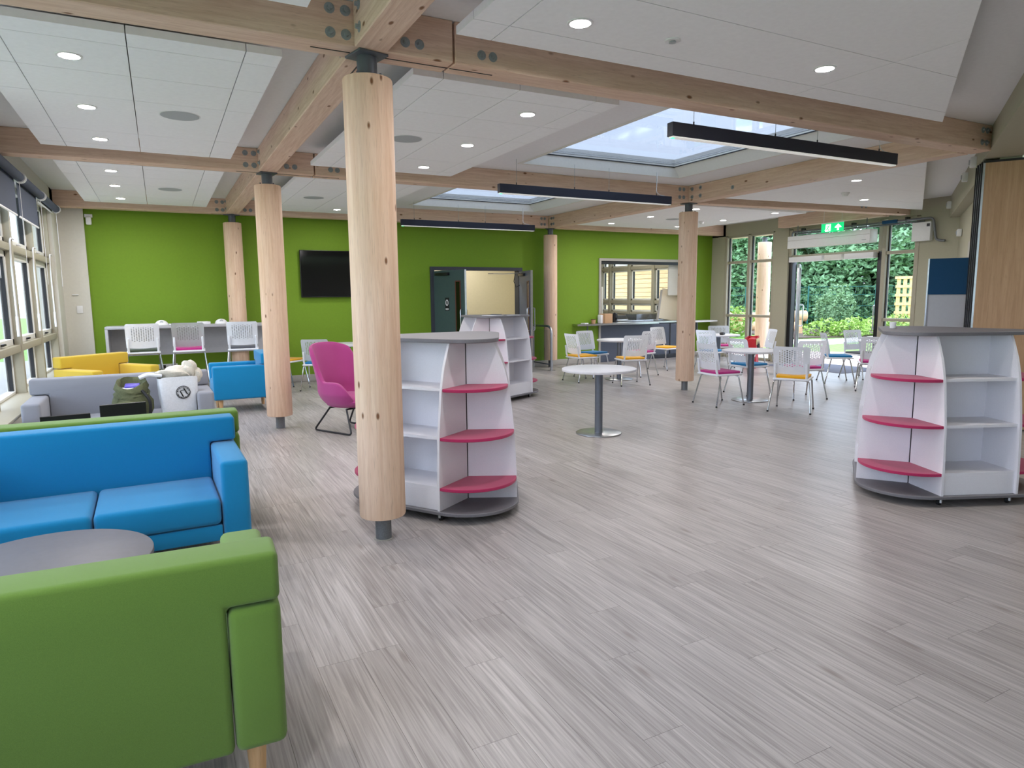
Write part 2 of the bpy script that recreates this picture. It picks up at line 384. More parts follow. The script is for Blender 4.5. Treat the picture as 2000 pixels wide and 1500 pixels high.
# ---- left window wall
lw = bmesh.new()
box(lw, (XL-.15, 4.1, .25), (.3, 18, .5)); box(lw, (XL-.15, 4.1, 3.11), (.3, 18, .34)); box(lw, (XL-.15, 12.72, 1.65), (.3, .76, 3.3))
wl = struct(ob('wall_left', lw, 'wall_white'), 'white window wall beside the sofas')
MY = [12.34-1.5*k for k in range(12)]
struct(ob('trim_2', Bx(XL-.28, XL+.14, -4.5, 12.6, .5, .53, .005), 'frame_olive'), 'long window ledge behind the sofas')
for i in range(len(MY)-1):
    y1, y0 = MY[i], MY[i+1]
    t = struct(thing('window_%d' % (i+3), 'tall left window bay, %s from the green wall' % ['first', 'second', 'third', 'fourth', 'fifth', 'sixth', 'seventh', 'eighth', 'ninth', 'tenth', 'eleventh'][i], 'window', (XL-.14, (y0+y1)/2, .53))); del t['category']
    hw = (y1-y0)/2
    ob('mullion', B((.01, hw-.045, 1.2), (.15, .09, 2.42), .004), 'frame_olive', t)
    for z in (.51, 1.63): ob('transom', B((.0, -.045, z), (.15, y1-y0-.09, .08), .004), 'frame_olive', t)
    for z0, z1, op in [(.0, .47, 0), (.55, 1.59, 1), (1.67, 2.41, 1)]:
        fr = bmesh.new(); zz = (z0+z1)/2; hh = (z1-z0)/2; fw = .07 if op else .03; xo = -.02 if op else -.05
        cy = -.045; hy = hw-.045
        for c, s in [((xo, cy, z0+fw/2), (.08, 2*hy, fw)), ((xo, cy, z1-fw/2), (.08, 2*hy, fw)), ((xo, cy-hy+fw/2, zz), (.08, fw, 2*hh)), ((xo, cy+hy-fw/2, zz), (.08, fw, 2*hh))]: box(fr, c, s, .004)
        fo = ob('frame', fr, 'frame_white', t)
        gk = bmesh.new(); gw = fw+.016
        for c, s in [((xo, cy-hy+gw-.008, zz), (.05, .016, 2*hh-2*fw)), ((xo, cy+hy-gw+.008, zz), (.05, .016, 2*hh-2*fw))]: box(gk, c, s)
        ob('gasket', gk, 'black_rubber', fo)
        ob('pane', B((xo, cy, zz), (.012, 2*hy-2*fw, 2*hh-2*fw)), 'clear_glass', t)
        if op: ob('handle', B((xo+.06, cy, z0+.035), (.03, .13, .022), .006), 'black_metal' if z0 < 1 else 'plastic_white', fo)
    # window-opener cable conduit between bays
    ob('opener_conduit', T(fillet([(.1, hw-.02, 1.72), (.1, hw-.25, 1.72), (.1, hw-.30, 1.5), (.1, hw-.30, .85)], .08), .009, 6), 'plastic_white', t)
    ob('opener_handle', Cy((.1, hw-.3, .65), .014, .22, 10), 'plastic_white', t)
# roller blinds on the left wall
for i in range(4):
    y1, y0 = MY[i]-.03, MY[i+1]+.03
    t = thing('roller_blind', ['dark blue roller blind closest to the green wall, rolled up', 'second dark blue roller blind from the green wall, lowered a little', 'third dark blue roller blind from the green wall, lowered a little', 'fourth dark blue roller blind, at the left edge of the photo'][i], 'blind', (XL+.07, (y0+y1)/2, 2.93), 0, 'roller blinds over the left windows')
    L = y1-y0
    ob('roller', Cy((0, -L/2+.02, 0), .05, L-.04, 20, axis='y'), 'blind_fabric', t)
    for s in (-1, 1): ob('bracket', Cy((0, s*L/2-.012, 0), .062, .024, 16, axis='y'), 'plastic_white', t)
    dl = .06 if i == 0 else .42
    fo = ob('fabric', B((-.045, 0, -dl/2), (.004, L-.1, dl)), 'blind_fabric', t)
    ob('hem_bar', B((-.045, 0, -dl), (.014, L-.1, .022), .003), 'plastic_white', fo)
    ob('cord', T([(.0, L/2-.02, -.03), (.0, L/2-.03, -.8), (.0, L/2-.06, -1.15)], .003, 5), 'plastic_white', t)
# ---- entrance wall
ew = bmesh.new()
def eseg(y0, y1, z0, z1, dx0=0, dx1=.2): box(ew, (XE+(dx0+dx1)/2, (y0+y1)/2, (z0+z1)/2), (dx1-dx0, y1-y0, z1-z0))
eseg(12.55, 13.02, 0, ZC); eseg(10.62, 11.0, 0, ZC, -.03, .2); eseg(6.9, 7.70, 0, ZC); eseg(7.7, 13, 2.98, ZC+.02)
struct(ob('wall_entrance', ew, 'wall_olive'), 'olive grey wall around the glazed entrance')
def glazing(n, ys, zs, lab, skip=()):
    t = struct(thing('window_%d' % n, lab, 'window', (XE+.08, 0, 0))); del t['category']
    for y in ys: ob('mullion', Bx(-.09, .07, y-.04, y+.04, zs[0], zs[-1], .004), 'frame_olive', t)
    for a, b in zip(ys, ys[1:]):
        for k, z in enumerate(zs): ob('transom', Bx(-.07, .06, a+.04, b-.04, max(z-.03, 0), z+.03, .004), 'frame_olive', t)
        for k, (c, d) in enumerate(zip(zs, zs[1:])):
            ob('pane', Bx(-.006, .006, a+.05, b-.05, c+.03, d-.03), 'clear_glass', t)
            ob('gasket', Bx(-.02, .02, b-.058, b-.04, c+.03, d-.03), 'black_rubber', t)
glazing(20, [11.04, 11.78, 12.51], [.03, 1.04, 2.335, 2.96], 'two column floor to ceiling glazing left of the entrance door')
glazing(21, [7.74, 8.38], [.03, 1.04, 2.335, 2.96], 'narrow sidelight right of the entrance door')
glazing(22, [8.46, 10.58], [2.38, 2.96], 'overlight pane above the entrance door')
d = struct(thing('door_1', 'open glazed double entrance door to the garden', 'door', (XE+.08, 0, 0))); del d['category']
for y in (8.47, 10.58): ob('jamb', Bx(-.06, .08, y-.05, y+.05, 0, 2.36, .003), 'black_metal', d)
ob('header', Bx(-.06, .08, 8.5, 10.55, 2.28, 2.36), 'frame_olive', d)
for y0, y1, mt in [(9.68, 10.52, 'plastic_white'), (9.22, 9.62, 'frame_white'), (8.52, 9.16, 'plastic_white')]: ob('operator', Bx(-.2, -.06, y0, y1, 2.25, 2.36, .006), mt, d)
for y, sgn in ((10.50, 1), (8.55, -1)):
    lf = bpy.data.objects.new('leaf', None); C.objects.link(lf); lf.parent = d; lf.location = (.1, y, 0); lf.rotation_euler = (0, 0, R(37 if sgn > 0 else 33))
    fb = bmesh.new()
    for c, s in [((.04, 0, 1.12), (.06, .05, 2.2)), ((.97, 0, 1.12), (.06, .05, 2.2)), ((.5, 0, .08), (.9, .05, .14)), ((.5, 0, 2.19), (.9, .05, .08))]: box(fb, c, s, .003)
    ob('leaf_frame', fb, 'stainless', lf); ob('leaf_pane', B((.5, 0, 1.14), (.9, .01, 2.06)), 'clear_glass', lf)
    ob('pull_handle', T(fillet([(.9, -.03*sgn, 1.3), (.9, -.1*sgn, 1.3), (.9, -.1*sgn, .8), (.9, -.03*sgn, .8)], .03), .014, 8), 'chrome', lf)
# ---- right wall (beyond the folding partition) and bulkhead
def along(s, n): q = WA+WD*s+WN*n; return (q.x, q.y)
def wallbox(s0, s1, n0, n1, z0, z1): return P([along(s0, n0), along(s1, n0), along(s1, n1), along(s0, n1)], z0, z1)
rw = bmesh.new()
def wadd(*a):
    t = wallbox(*a); me = bpy.data.meshes.new('t'); t.to_mesh(me); t.free(); rw.from_mesh(me)
wadd(.05, 1.15, -.35, -.15, 0, ZC+.02); wadd(1.15, 2.05, -.35, -.15, 2.42, ZC+.02); wadd(2.05, 5.9, -.35, -.15, 0, ZC+.02)
wadd(.5, 5.9, -.15, -.001, 2.88, ZC+.02); wadd(-9, .5, -.15, -.001, 3.03, ZC+.02); wadd(-9, .05, -.35, -.15, 3.03, ZC+.02)
struct(ob('wall_right', rw, 'wall_olive'), 'angled olive grey wall with bulkhead on the right')
d2 = struct(thing('door_2', 'dark timber door in the right wall behind the folding partition', 'door')); del d2['category']
ob('leaf', wallbox(1.2, 2.0, -.33, -.29, 0, 2.37), 'lipping_brown', d2)
fb = wallbox(1.15, 1.21, -.34, -.13, 0, 2.42); ob('frame', fb, 'ply_panel', d2); ob('frame', wallbox(1.99, 2.05, -.34, -.13, 0, 2.42), 'ply_panel', d2)
struct(ob('trim_3', wallbox(2.5, 2.85, -.15, -.13, 1.75, 2.3), 'skirting_grey'), 'shallow grey recess panel on the right wall')
# neighbouring room beyond the folded partition
nr = bmesh.new()
for a in [(-9, 3, -5.2, -5.0, -.05, 3.1), (.2, .4, -5.0, -1.75, -.05, 3.1)]:
    t = wallbox(*a); me = bpy.data.meshes.new('t'); t.to_mesh(me); t.free(); nr.from_mesh(me)
struct(ob('wall_next_room', nr, 'wall_white'), 'white wall of the room beyond the folding partition')
struct(ob('wall_rear', Bx(-1.7, 3.2, -4.7, -4.5, -.05, ZC+.02), 'wall_white'), 'white wall behind the camera')
# ---- corridor behind the double doors, kitchen behind the hatch
cw = bmesh.new()
for x0, x1, y0, y1 in [(4.0, 8.5, 15.6, 15.75), (3.85, 4.0, 13.16, 15.75), (8.35, 8.5, 13.16, 19.0)]: box(cw, ((x0+x1)/2, (y0+y1)/2, 1.64), (x1-x0, y1-y0, 3.28))
struct(ob('wall_corridor', cw, 'wall_cream'), 'cream corridor wall seen through the double doors')
kw = bmesh.new(); box(kw, (10.5, 18.9, 1.64), (4.2, .15, 3.28)); box(kw, (XE+.1, 13.45, 1.64), (.2, .9, 3.28)); box(kw, (XE+.1, 18.4, 1.64), (.2, 1.1, 3.28))
box(kw, (XE+.1, 15.9, .5), (.2, 4.2, 1.0)); box(kw, (XE+.1, 15.9, 3.15), (.2, 4.2, .3))
struct(ob('wall_kitchen', kw, 'wall_cream'), 'cream kitchen wall seen through the serving hatch')
KY = [13.9, 15.3, 16.42, 17.4, 17.88]
t = struct(thing('window_23', 'kitchen window seen through the serving hatch', 'window', (XE+.1, 0, 0))); del t['category']
for y in KY: ob('mullion', Bx(-.12, .06, y-.06, y+.06, 1.0, 3.0, .005), 'frame_olive', t)
for a, b in zip(KY, KY[1:]):
    for z in (1.02, 1.36, 2.36, 2.98): ob('transom', Bx(-.1, .06, a+.06, b-.06, z-.05, z+.05, .005), 'frame_olive', t)
    for c, e in ((1.07, 1.31), (1.41, 2.31), (2.41, 2.93)):
        fb = bmesh.new(); q = .05
        for c_, s_ in [((-.02, (a+b)/2, c+q/2), (.07, b-a-.12, q)), ((-.02, (a+b)/2, e-q/2), (.07, b-a-.12, q)), ((-.02, a+.06+q/2, (c+e)/2), (.07, q, e-c)), ((-.02, b-.06-q/2, (c+e)/2), (.07, q, e-c))]: box(fb, c_, s_, .004)
        fo = ob('frame', fb, 'frame_white', t)
        ob('gasket', Bx(-.03, .02, b-.06-q-.02, b-.06-q, c+q, e-q), 'black_rubber', fo)
        ob('pane', Bx(-.01, 0, a+.06+q, b-.06-q, c+q, e-q), 'clear_glass', t)

# ================================================================== TIMBER FRAME
def bolt(par, p, axis):
    b = ob('bolt', Cy((0, 0, 0), .030, .006, 16, axis=axis), 'bolt_steel', par, p)
    nb = ob('nut', Cy({'x': (-.02, 0, 0), 'y': (0, -.02, 0)}[axis], .014, .022, 6, axis=axis), 'bolt_steel', b)
BW = .20
def beam(p, q, lab, bolts=(), slot=None):
    p, q = Vector(p), Vector(q); d = q-p; L = d.length; a = math.atan2(d.y, d.x)
    bm = B((0, 0, (ZC-ZB)/2), (L, BW, ZC-ZB), .006, 1)
    o = ob('timber_beam', bm, 'beam_wood', None, ((p.x+q.x)/2, (p.y+q.y)/2, ZB), a)
    tag(o, lab, 'beam', 'glued timber ceiling beams')
    for (s, z) in bolts: bolt(o, (s-L/2, -BW/2-.003, z), 'y')
    for s0, s1 in slot or (): ob('slot', B(((s0+s1)/2-L/2, 0, -.001), (s1-s0, .008, .004)), 'black_metal', o)
    return o
bl = lambda s: [(s-.235, .06), (s-.145, .06), (s-.235, .19), (s-.145, .19), (s+.30, .075), (s+.21, .075)]
sp = lambda s: [(s+.18, .075), (s+.26, .075), (s+.18, .2)]
for k, (y, far) in enumerate(zip(CY, ('nearest the camera', 'over the second column', 'along the green wall'))):
    beam((XL, y), (CX1+.52, y), 'timber crossbeam from window wall to left columns, '+far, bl(CX1-XL), [(CX1-XL-.33, CX1-XL-.1), (CX1-XL+.1, CX1-XL+.52)])
    xe = CX2-.1 if k else 7.72
    beam((CX1+.535, y), (xe, y), 'timber crossbeam spanning the skylight bay, '+far, sp(0)+([(xe-CX1-.535-.1, .07), (xe-CX1-.535-.18, .07), (xe-CX1-.535-.1, .19), (xe-CX1-.535-.18, .19)]), [(0, .3)])
def lbeam(x, y0, y1, lab, bolts):
    # runs away from the camera; its left face carries the bolts
    o = beam((x, y1), (x, y0), lab, bolts, [((y1-y0)-.33, (y1-y0)-.1)] if y1 < 12 else None); return o
h = BW/2+.004
lbeam(CX1, -4.4, CY[0]-h, 'timber beam running over the camera to the nearest column', [])
lbeam(CX1, CY[0]+h, CY[1]-h, 'timber beam joining the first and second columns', [])
lbeam(CX1, CY[1]+h, CY[2]-h, 'timber beam joining the second column and the green wall column', [])
def lbolts(o, L):   # bolts on the window side (local +y after rotation is +x) -> use -y side facing -x
    for s in (-L/2+.12, L/2-.12):
        for z in (.07, .19): bolt(o, (s, -BW/2-.003, z), 'y')
for o in [x for x in C.objects if x.name.startswith('timber_beam') and 'joining' in x['label'] or x.name.startswith('timber_beam') and 'running over' in x['label']]:
    lbolts(o, o.dimensions.x)
o = beam((CX2, CY[2]-h), (CX2, CY[1]+.02), 'timber beam from green wall corner post to the servery column', [(.12, .07), (.12, .19), (.2, .07), (.2, .19)]); lbolts(o, CY[2]-CY[1]-.1)
o = beam((CX2, CY[1]-.02), (CX2, 4.26), 'long timber beam from the servery column to the right wall', [(.16, .07), (.16, .19), (.34, .07), (.34, .19), (1.0, .1)])
beam((CX2+.12, CY[1]), (12.9, 7.98), 'timber beam from the servery column towards the entrance', [(3.6, .1), (3.7, .1)])
beam((CX2+.1, CY[2]), (12.56, CY[2]), 'timber beam along the green wall over the servery', [])
beam((12.36, 10.7), (12.36, 8.25), 'timber edge beam above the entrance door', [])
def column(x, y, lab, r=.148, top=2.87):
    t = thing('timber_column', lab, 'column', (x, y, 0), random.random()*6, 'round timber columns')
    ob('shaft', Cy((0, 0, .16), r, top-.16, 48, bev=.012), 'column_wood', t)
    ob('steel_foot', Cy((0, 0, 0), .052, .18, 24), 'steel_galv', t); ob('floor_ring', Cy((0, 0, 0), .064, .005, 24), 'skirting_grey', t)
    cp = cyl(bmesh.new(), (0, 0, top-.02), .06, .02+ZB-top-.012, 24); ob('steel_neck', cp, 'steel_grey_paint', t)
    ob('cap_plate', B((0, 0, ZB-.007), (.19, .19, .014), .003), 'steel_grey_paint', t)
    for a in (.4, 2.0, 3.6, 5.2): ob('screw', Cy((.1*math.cos(a), .1*math.sin(a), top), .008, .02, 6), 'steel_grey_paint', t)
    return t
column(CX1, CY[0], 'nearest round timber column, beside the pink shelved bookcase')
column(CX1, CY[1], 'round timber column behind the blue sofa, next to the blue armchair')
column(CX1, CY[2], 'round timber column against the green wall by the high desk')
column(CX2, CY[2], 'round timber column on the green wall between doors and servery')
column(CX2, CY[1], 'round timber column among the white tables in front of the servery')
t = column(14.1, 12.7, 'round timber post standing outside the entrance glazing', .17, 2.9); t['group'] = 'outdoor posts'

# ================================================================== CEILING RAFTS, LIGHTS
ZR = 3.06
def raft(poly, xs, ys, lab):
    cx = sum(p[0] for p in poly)/len(poly); cy = sum(p[1] for p in poly)/len(poly)
    t = thing('ceiling_raft', lab, 'ceiling panel', (cx, cy, ZR), 0, 'suspended acoustic ceiling rafts')
    if area(poly) < 0: poly = poly[::-1]
    gp = .003; nx = len(xs); ny = len(ys)
    for i in range(nx-1):
        for j in range(ny-1):
            c = [(xs[i]+gp*(i > 0), ys[j]+gp*(j > 0)), (xs[i+1]-gp*(i < nx-2), ys[j]+gp*(j > 0)), (xs[i+1]-gp*(i < nx-2), ys[j+1]-gp*(j < ny-2)), (xs[i]+gp*(i > 0), ys[j+1]-gp*(j < ny-2))]
            for a, b in zip(poly, poly[1:]+poly[:1]):
                if c: c = clip(c, a, b)
            if len(c) > 2 and abs(area(c)) > .002:
                ob('panel', P([(x-cx, y-cy) for x, y in c], 0, .045), 'raft_white', t)
    hb = bmesh.new()
    for p in poly:
        q = Vector((p[0]-cx, p[1]-cy))*.7; cyl(hb, (q.x, q.y, .045), .006, ZC-ZR-.045, 8)
    ob('hanger', hb, 'bolt_steel', t); return t
rect = lambda a, b, c, d: [(a, c), (b, c), (b, d), (a, d)]
XA = [-.91, -.70, -.07, .57, .78]
for y0, y1, lab in [(.2, 3.75, 'ceiling raft at top left corner, in front of the first beam'), (4.55, 8.0, 'left ceiling raft between first and second beams'), (8.82, 12.26, 'left ceiling raft between second beam and green wall')]:
    raft(rect(-.91, .78, y0, y1), XA, [y0, y0+.22, y0+.83, y0+1.45, y0+2.63, y1-.22, y1], lab)
XB = [1.62, 1.84, 2.44, 3.11, 3.33]
for y0, y1, lab in [(4.51, 8.0, 'ceiling raft beside the nearer skylight'), (8.82, 12.26, 'ceiling raft beside the farther skylight')]:
    raft(rect(1.62, 3.33, y0, y1), XB, [y0, y0+.25, y0+.86, y0+1.47, y0+2.66, y1-.22, y1], lab)
raft([(1.61, .65), (6.25, 3.70), (1.61, 3.74)], [1.61, 1.83, 4.36, 6.3], [.6, 2.92, 3.5, 3.75], 'big three sided ceiling raft at the upper right, above the camera')
raft([(7.95, 4.85), (12.45, 7.62), (7.95, 8.02)], [7.9, 8.3, 9.5, 10.7, 11.4, 12.5], [4.8, 5.5, 6.3, 7.1, 7.75, 8.1], 'three sided ceiling raft along the right wall')
raft(rect(7.95, 10.88, 8.85, 12.28), [7.95, 8.2, 9.4, 10.6, 10.88], [8.85, 9.1, 10.3, 11.5, 12.05, 12.28], 'ceiling raft above the servery tables')
def downlight(x, y, lab):
    t = thing('downlight', lab, 'ceiling light', (x, y, ZR), 0, 'recessed downlights')
    ring = bmesh.new()
    for k in range(28):
        a = 2*math.pi*k/28; b = 2*math.pi*(k+1)/28
        vs = [(.058, -.001), (.072, -.001), (.072, -.006), (.058, -.006)]
        A = [ring.verts.new((q*math.cos(a), q*math.sin(a), z)) for q, z in vs]; D = [ring.verts.new((q*math.cos(b), q*math.sin(b), z)) for q, z in vs]
        for m in range(4): ring.faces.new((A[m], A[(m+1) % 4], D[(m+1) % 4], D[m]))
    bmesh.ops.remove_doubles(ring, verts=ring.verts, dist=1e-5)
    ob('trim_ring', ring, 'plastic_white', t)
    ob('diffuser', Cy((0, 0, -.003), .058, .003, 28), 'lamp_glow', t)
    ld = bpy.data.lights.new('lamp', 'AREA'); ld.shape = 'DISK'; ld.size = .115; ld.energy = LAMP_W; ld.color = (1, .955, .965)
    lo = bpy.data.objects.new('lamp', ld); C.objects.link(lo); lo.location = (0, 0, -.005); lo.parent = t
DL = {'left raft between first and second beams': [(-.39, 5.09), (-.40, 6.33), (-.39, 7.51)], 'left raft near the green wall': [(-.40, 9.26), (-.42, 10.42), (-.41, 11.68)],
      'raft beside the nearer skylight': [(2.8, 5.05), (2.81, 6.3), (2.81, 7.55)], 'raft beside the farther skylight': [(2.78, 11.72), (2.78, 10.45), (2.78, 9.2)],
      'servery raft, left row': [(8.48, 11.71), (8.48, 10.44), (8.48, 9.2)], 'servery raft, right row': [(10.28, 11.7), (10.28, 10.36), (10.28, 9.05)]}
for k, l in DL.items():
    l = sorted(l, key=lambda p: p[1])
    for n, (x, y) in zip(('nearest', 'middle', 'farthest'), l): downlight(x, y, '%s glowing downlight on the %s' % (n, k))
for x, y, lab in [(2.16, 3.29, 'left glowing downlight on the upper right raft'), (4.05, 3.2, 'right glowing downlight on the upper right raft'), (8.36, 6.03, 'nearer glowing downlight on the raft along the right wall'), (10.2, 7.2, 'farther glowing downlight on the raft along the right wall'),
                  (-.39, 2.2, 'added unseen downlight above the camera, left raft'), (-.39, 1.0, 'added unseen downlight past the top left of the frame')]: downlight(x, y, lab)  # last two are added out of view for their light
for x, y, lab in [(.25, 6.32, 'round ceiling speaker in the left raft, nearer one'), (.23, 10.5, 'round ceiling speaker in the left raft near the green wall'), (2.18, 6.31, 'round ceiling speaker just right of the nearest column'), (2.15, 10.5, 'round ceiling speaker right of the second column'), (9.19, 10.61, 'round ceiling speaker above the servery tables')]:
    t = thing('ceiling_speaker', lab, 'speaker', (x, y, ZR), 0, 'round ceiling speakers')
    ob('grille', Cy((0, 0, -.004), .145, .004, 40), 'speaker_grille', t); ob('rim', Cy((0, 0, -.002), .155, .002, 40), 'plastic_white', t)
t = thing('motion_sensor', 'small round sensor on the upper right raft', 'sensor', (2.79, 3.26, ZR)); ob('ring', Cy((0, 0, -.008), .045, .008, 24), 'plastic_white', t); ob('lens', Cy((0, 0, -.016), .022, .01, 20, .015), 'speaker_grille', t)
for x, y, lab in [(9.22, 6.82, 'smoke detector on the raft along the right wall'), (10.0, 10.67, 'smoke detector above the servery tables')]:
    t = thing('smoke_detector', lab, 'smoke detector', (x, y, ZR), 0, 'smoke detectors'); ob('mount', Cy((0, 0, -.02), .06, .02, 20), 'plastic_white', t); ob('sensor_head', Cy((0, 0, -.055), .035, .035, 20, .05), 'plastic_white', t)
def bulkhead(x, y, lab, e, z=ZC):  # unseen fill lamp with bowl and rim, added to light side rooms
    t = thing('fill_lamp', lab, 'ceiling light', (x, y, z)); ob('bowl', Cy((0, 0, -.05), .16, .05, 32, .18), 'fill_lamp_white', t); ob('rim', Cy((0, 0, -.012), .19, .012, 32), 'plastic_white', t)
    ld = bpy.data.lights.new('lamp', 'AREA'); ld.shape = 'DISK'; ld.size = .3; ld.energy = e; ld.color = (1, .96, .9); lo = bpy.data.objects.new('lamp', ld); C.objects.link(lo); lo.location = (0, 0, -.055); lo.parent = t
bulkhead(6.3, 14.4, 'added fill lamp in the corridor behind the double doors', 45)  # added to brighten the dark corridor
bulkhead(10.6, 15.3, 'added fill lamp in the kitchen behind the hatch', 40)  # added fill light for the kitchen interior
bulkhead(7.4, 1.2, 'added fill lamp in the room beyond the folding partition', 25)  # unseen source added to light the next room
# linear pendants
for y, x0, x1, lab in [(4.38, 3.74, 6.64, 'black linear pendant lamp nearest the camera, under the skylight'), (7.6, 3.80, 6.52, 'black linear pendant lamp in the middle, in front of the second crossbeam'), (11.7, 3.90, 6.62, 'black linear pendant lamp farthest away, before the green wall')]:
    z = 2.835; t = thing('linear_pendant', lab, 'pendant lamp', ((x0+x1)/2, y, z), 0, 'black linear pendant lamps'); L = x1-x0
    ob('housing', B((0, 0, .056), (L, .07, .108), .002, 1), 'pendant_navy', t)
    ob('diffuser', B((0, 0, -.002), (L-.02, .056, .012), .002, 1), 'led_diffuser', t)
    ob('indicator', B((-L/2+.03, 0, -.009), (.03, .02, .006)), 'led_green', t)
    for s in (-L/2+.25, -.25, .3, L/2-.25): ob('cable', T([(s, 0, .11), (s, 0, ZC-z)], .0022, 5), 'bolt_steel', t); ob('gripper', Cy((s, 0, .11), .006, .03, 8), 'black_metal', t)
    ob('power_cord', T(fillet([(L/2-.24, 0, ZC-z), (L/2-.25, 0, .16), (L/2-.2, 0, .125), (L/2-.1, 0, .115)], .05), .004, 6), 'plastic_white', t)

# ================================================================== FURNITURE
def sofa(name, lab, cat, W, D, mat, loc, rz, ncush, group=None):
    """faces local +y; origin on the floor in the middle"""
    t = thing(name, lab, cat, loc, rz, group); aw = .15; b = D/2; bt = .17; zt = .815; za = .655; z0 = .195
    for s in (-1, 1): ob('arm', B((s*(W/2-aw/2), 0, (z0+za)/2), (aw, D, za-z0), .026, 3), mat, t)
    w2 = W/2; wi = w2-aw-.003
    poly = [(-wi, z0), (wi, z0), (wi, za+.006), (w2, za+.006), (w2, zt), (-w2, zt), (-w2, za+.006), (-wi, za+.006)]
    bm = extr([(x, -b+.003, z) for x, z in poly], (0, bt, 0)); bevel_all(bm, .020, 3); ob('backrest', bm, mat, t)
    ob('seat_base', B((0, bt/2, (z0+.29)/2), (2*wi, D-bt-.02, .29-z0), .012, 2), mat, t)
    cw = 2*wi/ncush
    for k in range(ncush): ob('seat_cushion', B((-wi+cw*(k+.5), bt/2+.005, .37), (cw-.006, D-bt-.005, .155), .03, 3), mat, t)
    for sx in (-1, 1):
        for sy in (-1, 1): ob('leg', Cy((sx*(W/2-.09), sy*(D/2-.09), 0), .021, .20, 16, .032), 'leg_wood', t)
    return t
SF = 'fabric lounge sofas'
sofa('sofa', 'green two seat sofa in the bottom left corner, seen from behind', 'sofa', 1.56, .76, 'fab_green', (-.50, 2.45, 0), R(-2.5), 2, SF)
sofa('sofa', 'bright blue two seat sofa facing the camera', 'sofa', 1.56, .76, 'fab_blue', (-.40, 4.40, 0), R(181), 2, SF)
sofa('sofa', 'green sofa standing back to back behind the blue sofa', 'sofa', 1.56, .76, 'fab_green', (-.35, 5.26, 0), R(-1), 2, SF)
sofa('sofa', 'grey two seat sofa with bags on its seat', 'sofa', 1.58, .76, 'fab_grey', (-.38, 7.60, 0), R(181), 2, SF)
sofa('armchair', 'yellow armchair in front of the high desk by the window', 'armchair', .98, .82, 'fab_yellow', (-.70, 10.75, 0), R(-142), 1, 'box armchairs')
sofa('armchair', 'blue armchair standing in front of the second timber column', 'armchair', .80, .80, 'fab_blue', (.96, 10.22, 0), R(90), 1, 'box armchairs')

def rtable(lab, x, y, rad, top='table_white', zt=.75, pole=.045, brad=.26, name='round_table', cat='table', group='round white tables'):
    t = thing(name, lab, cat, (x, y, 0), 0, group)
    ob('tabletop', Cy((0, 0, zt-.028), rad, .028, 64, bev=.004), top, t)
    ob('pole', Cy((0, 0, .01), pole, zt-.04, 32), 'pole_grey', t); ob('mounting_plate', Cy((0, 0, zt-.036), .11, .008, 24), 'black_metal', t)
    ob('base', Cy((0, 0, 0), brad, .014, 56, bev=.004), 'stainless', t); return t
rtable('empty white round table on its own in the middle of the floor', 4.36, 6.23, .42)
rtable('white round table in front of the servery counter, with four chairs', 7.56, 10.15, .42)
rtable('white round table right of the servery column, with pink and orange chairs', 7.68, 7.09, .42)
rtable('white round table near the glazing with a black object on it', 10.1, 10.2, .42)
rtable('round table at the right, half hidden by the bookcase', 11.05, 7.25, .42)
rtable('white round table behind the pink wing chair', 2.95, 12.05, .45)
rtable('dark grey round coffee table between the green and blue sofas', -.52, 3.36, .42, 'table_grey', .46, .04, .24, 'coffee_table', 'table', None)
rtable('dark low table carrying laptops in front of the grey sofa', -.55, 6.45, .42, 'table_grey', .50, .04, .24, 'coffee_table', 'table', None)

# ---- perforated stacking chair
def back_mesh(z0=.522, z1=.88, y0=-.205, y1=-.285):
    bm = bmesh.new(); nx, nz = 29, 32; G = {}
    for i in range(nx+1):
        for j in range(nz+1):
            s = i/nx*2-1; t = j/nz; w = .222+.006*t
            # rounded top corners
            ct = max(0, (t-.86)/.14); lim = 1-.10*(1-math.sqrt(max(0, 1-ct*ct)))
            x = s*w*lim; G[i, j] = bm.verts.new((x, y0+(y1-y0)*(t**1.3)+.035*(s*s), z0+(z1-z0)*t+.014*s*s*(1-t)*0-.012*(1-s*s)*(1-t)))
    for i in range(nx):
        for j in range(nz):
            hole = 5 <= i <= 23 and 9 <= j <= 27 and i % 2 == 1 and (j+(i//2)) % 2 == 0
            if not hole: bm.faces.new((G[i, j], G[i+1, j], G[i+1, j+1], G[i, j+1]))
    bmesh.ops.solidify(bm, geom=bm.faces[:], thickness=.009)
    return bm
PADS = {}
def pad_mesh(mat, dz=0):
    bm = bmesh.new(); box(bm, (0, .005, .472), (.405, .40, .036), .016, 3)
    me = fin(bm); me.materials.append(M[mat]); return me
for k in ('orange', 'pink', 'blue', 'olive', 'grey'): PADS[k] = pad_mesh('pad_'+k)
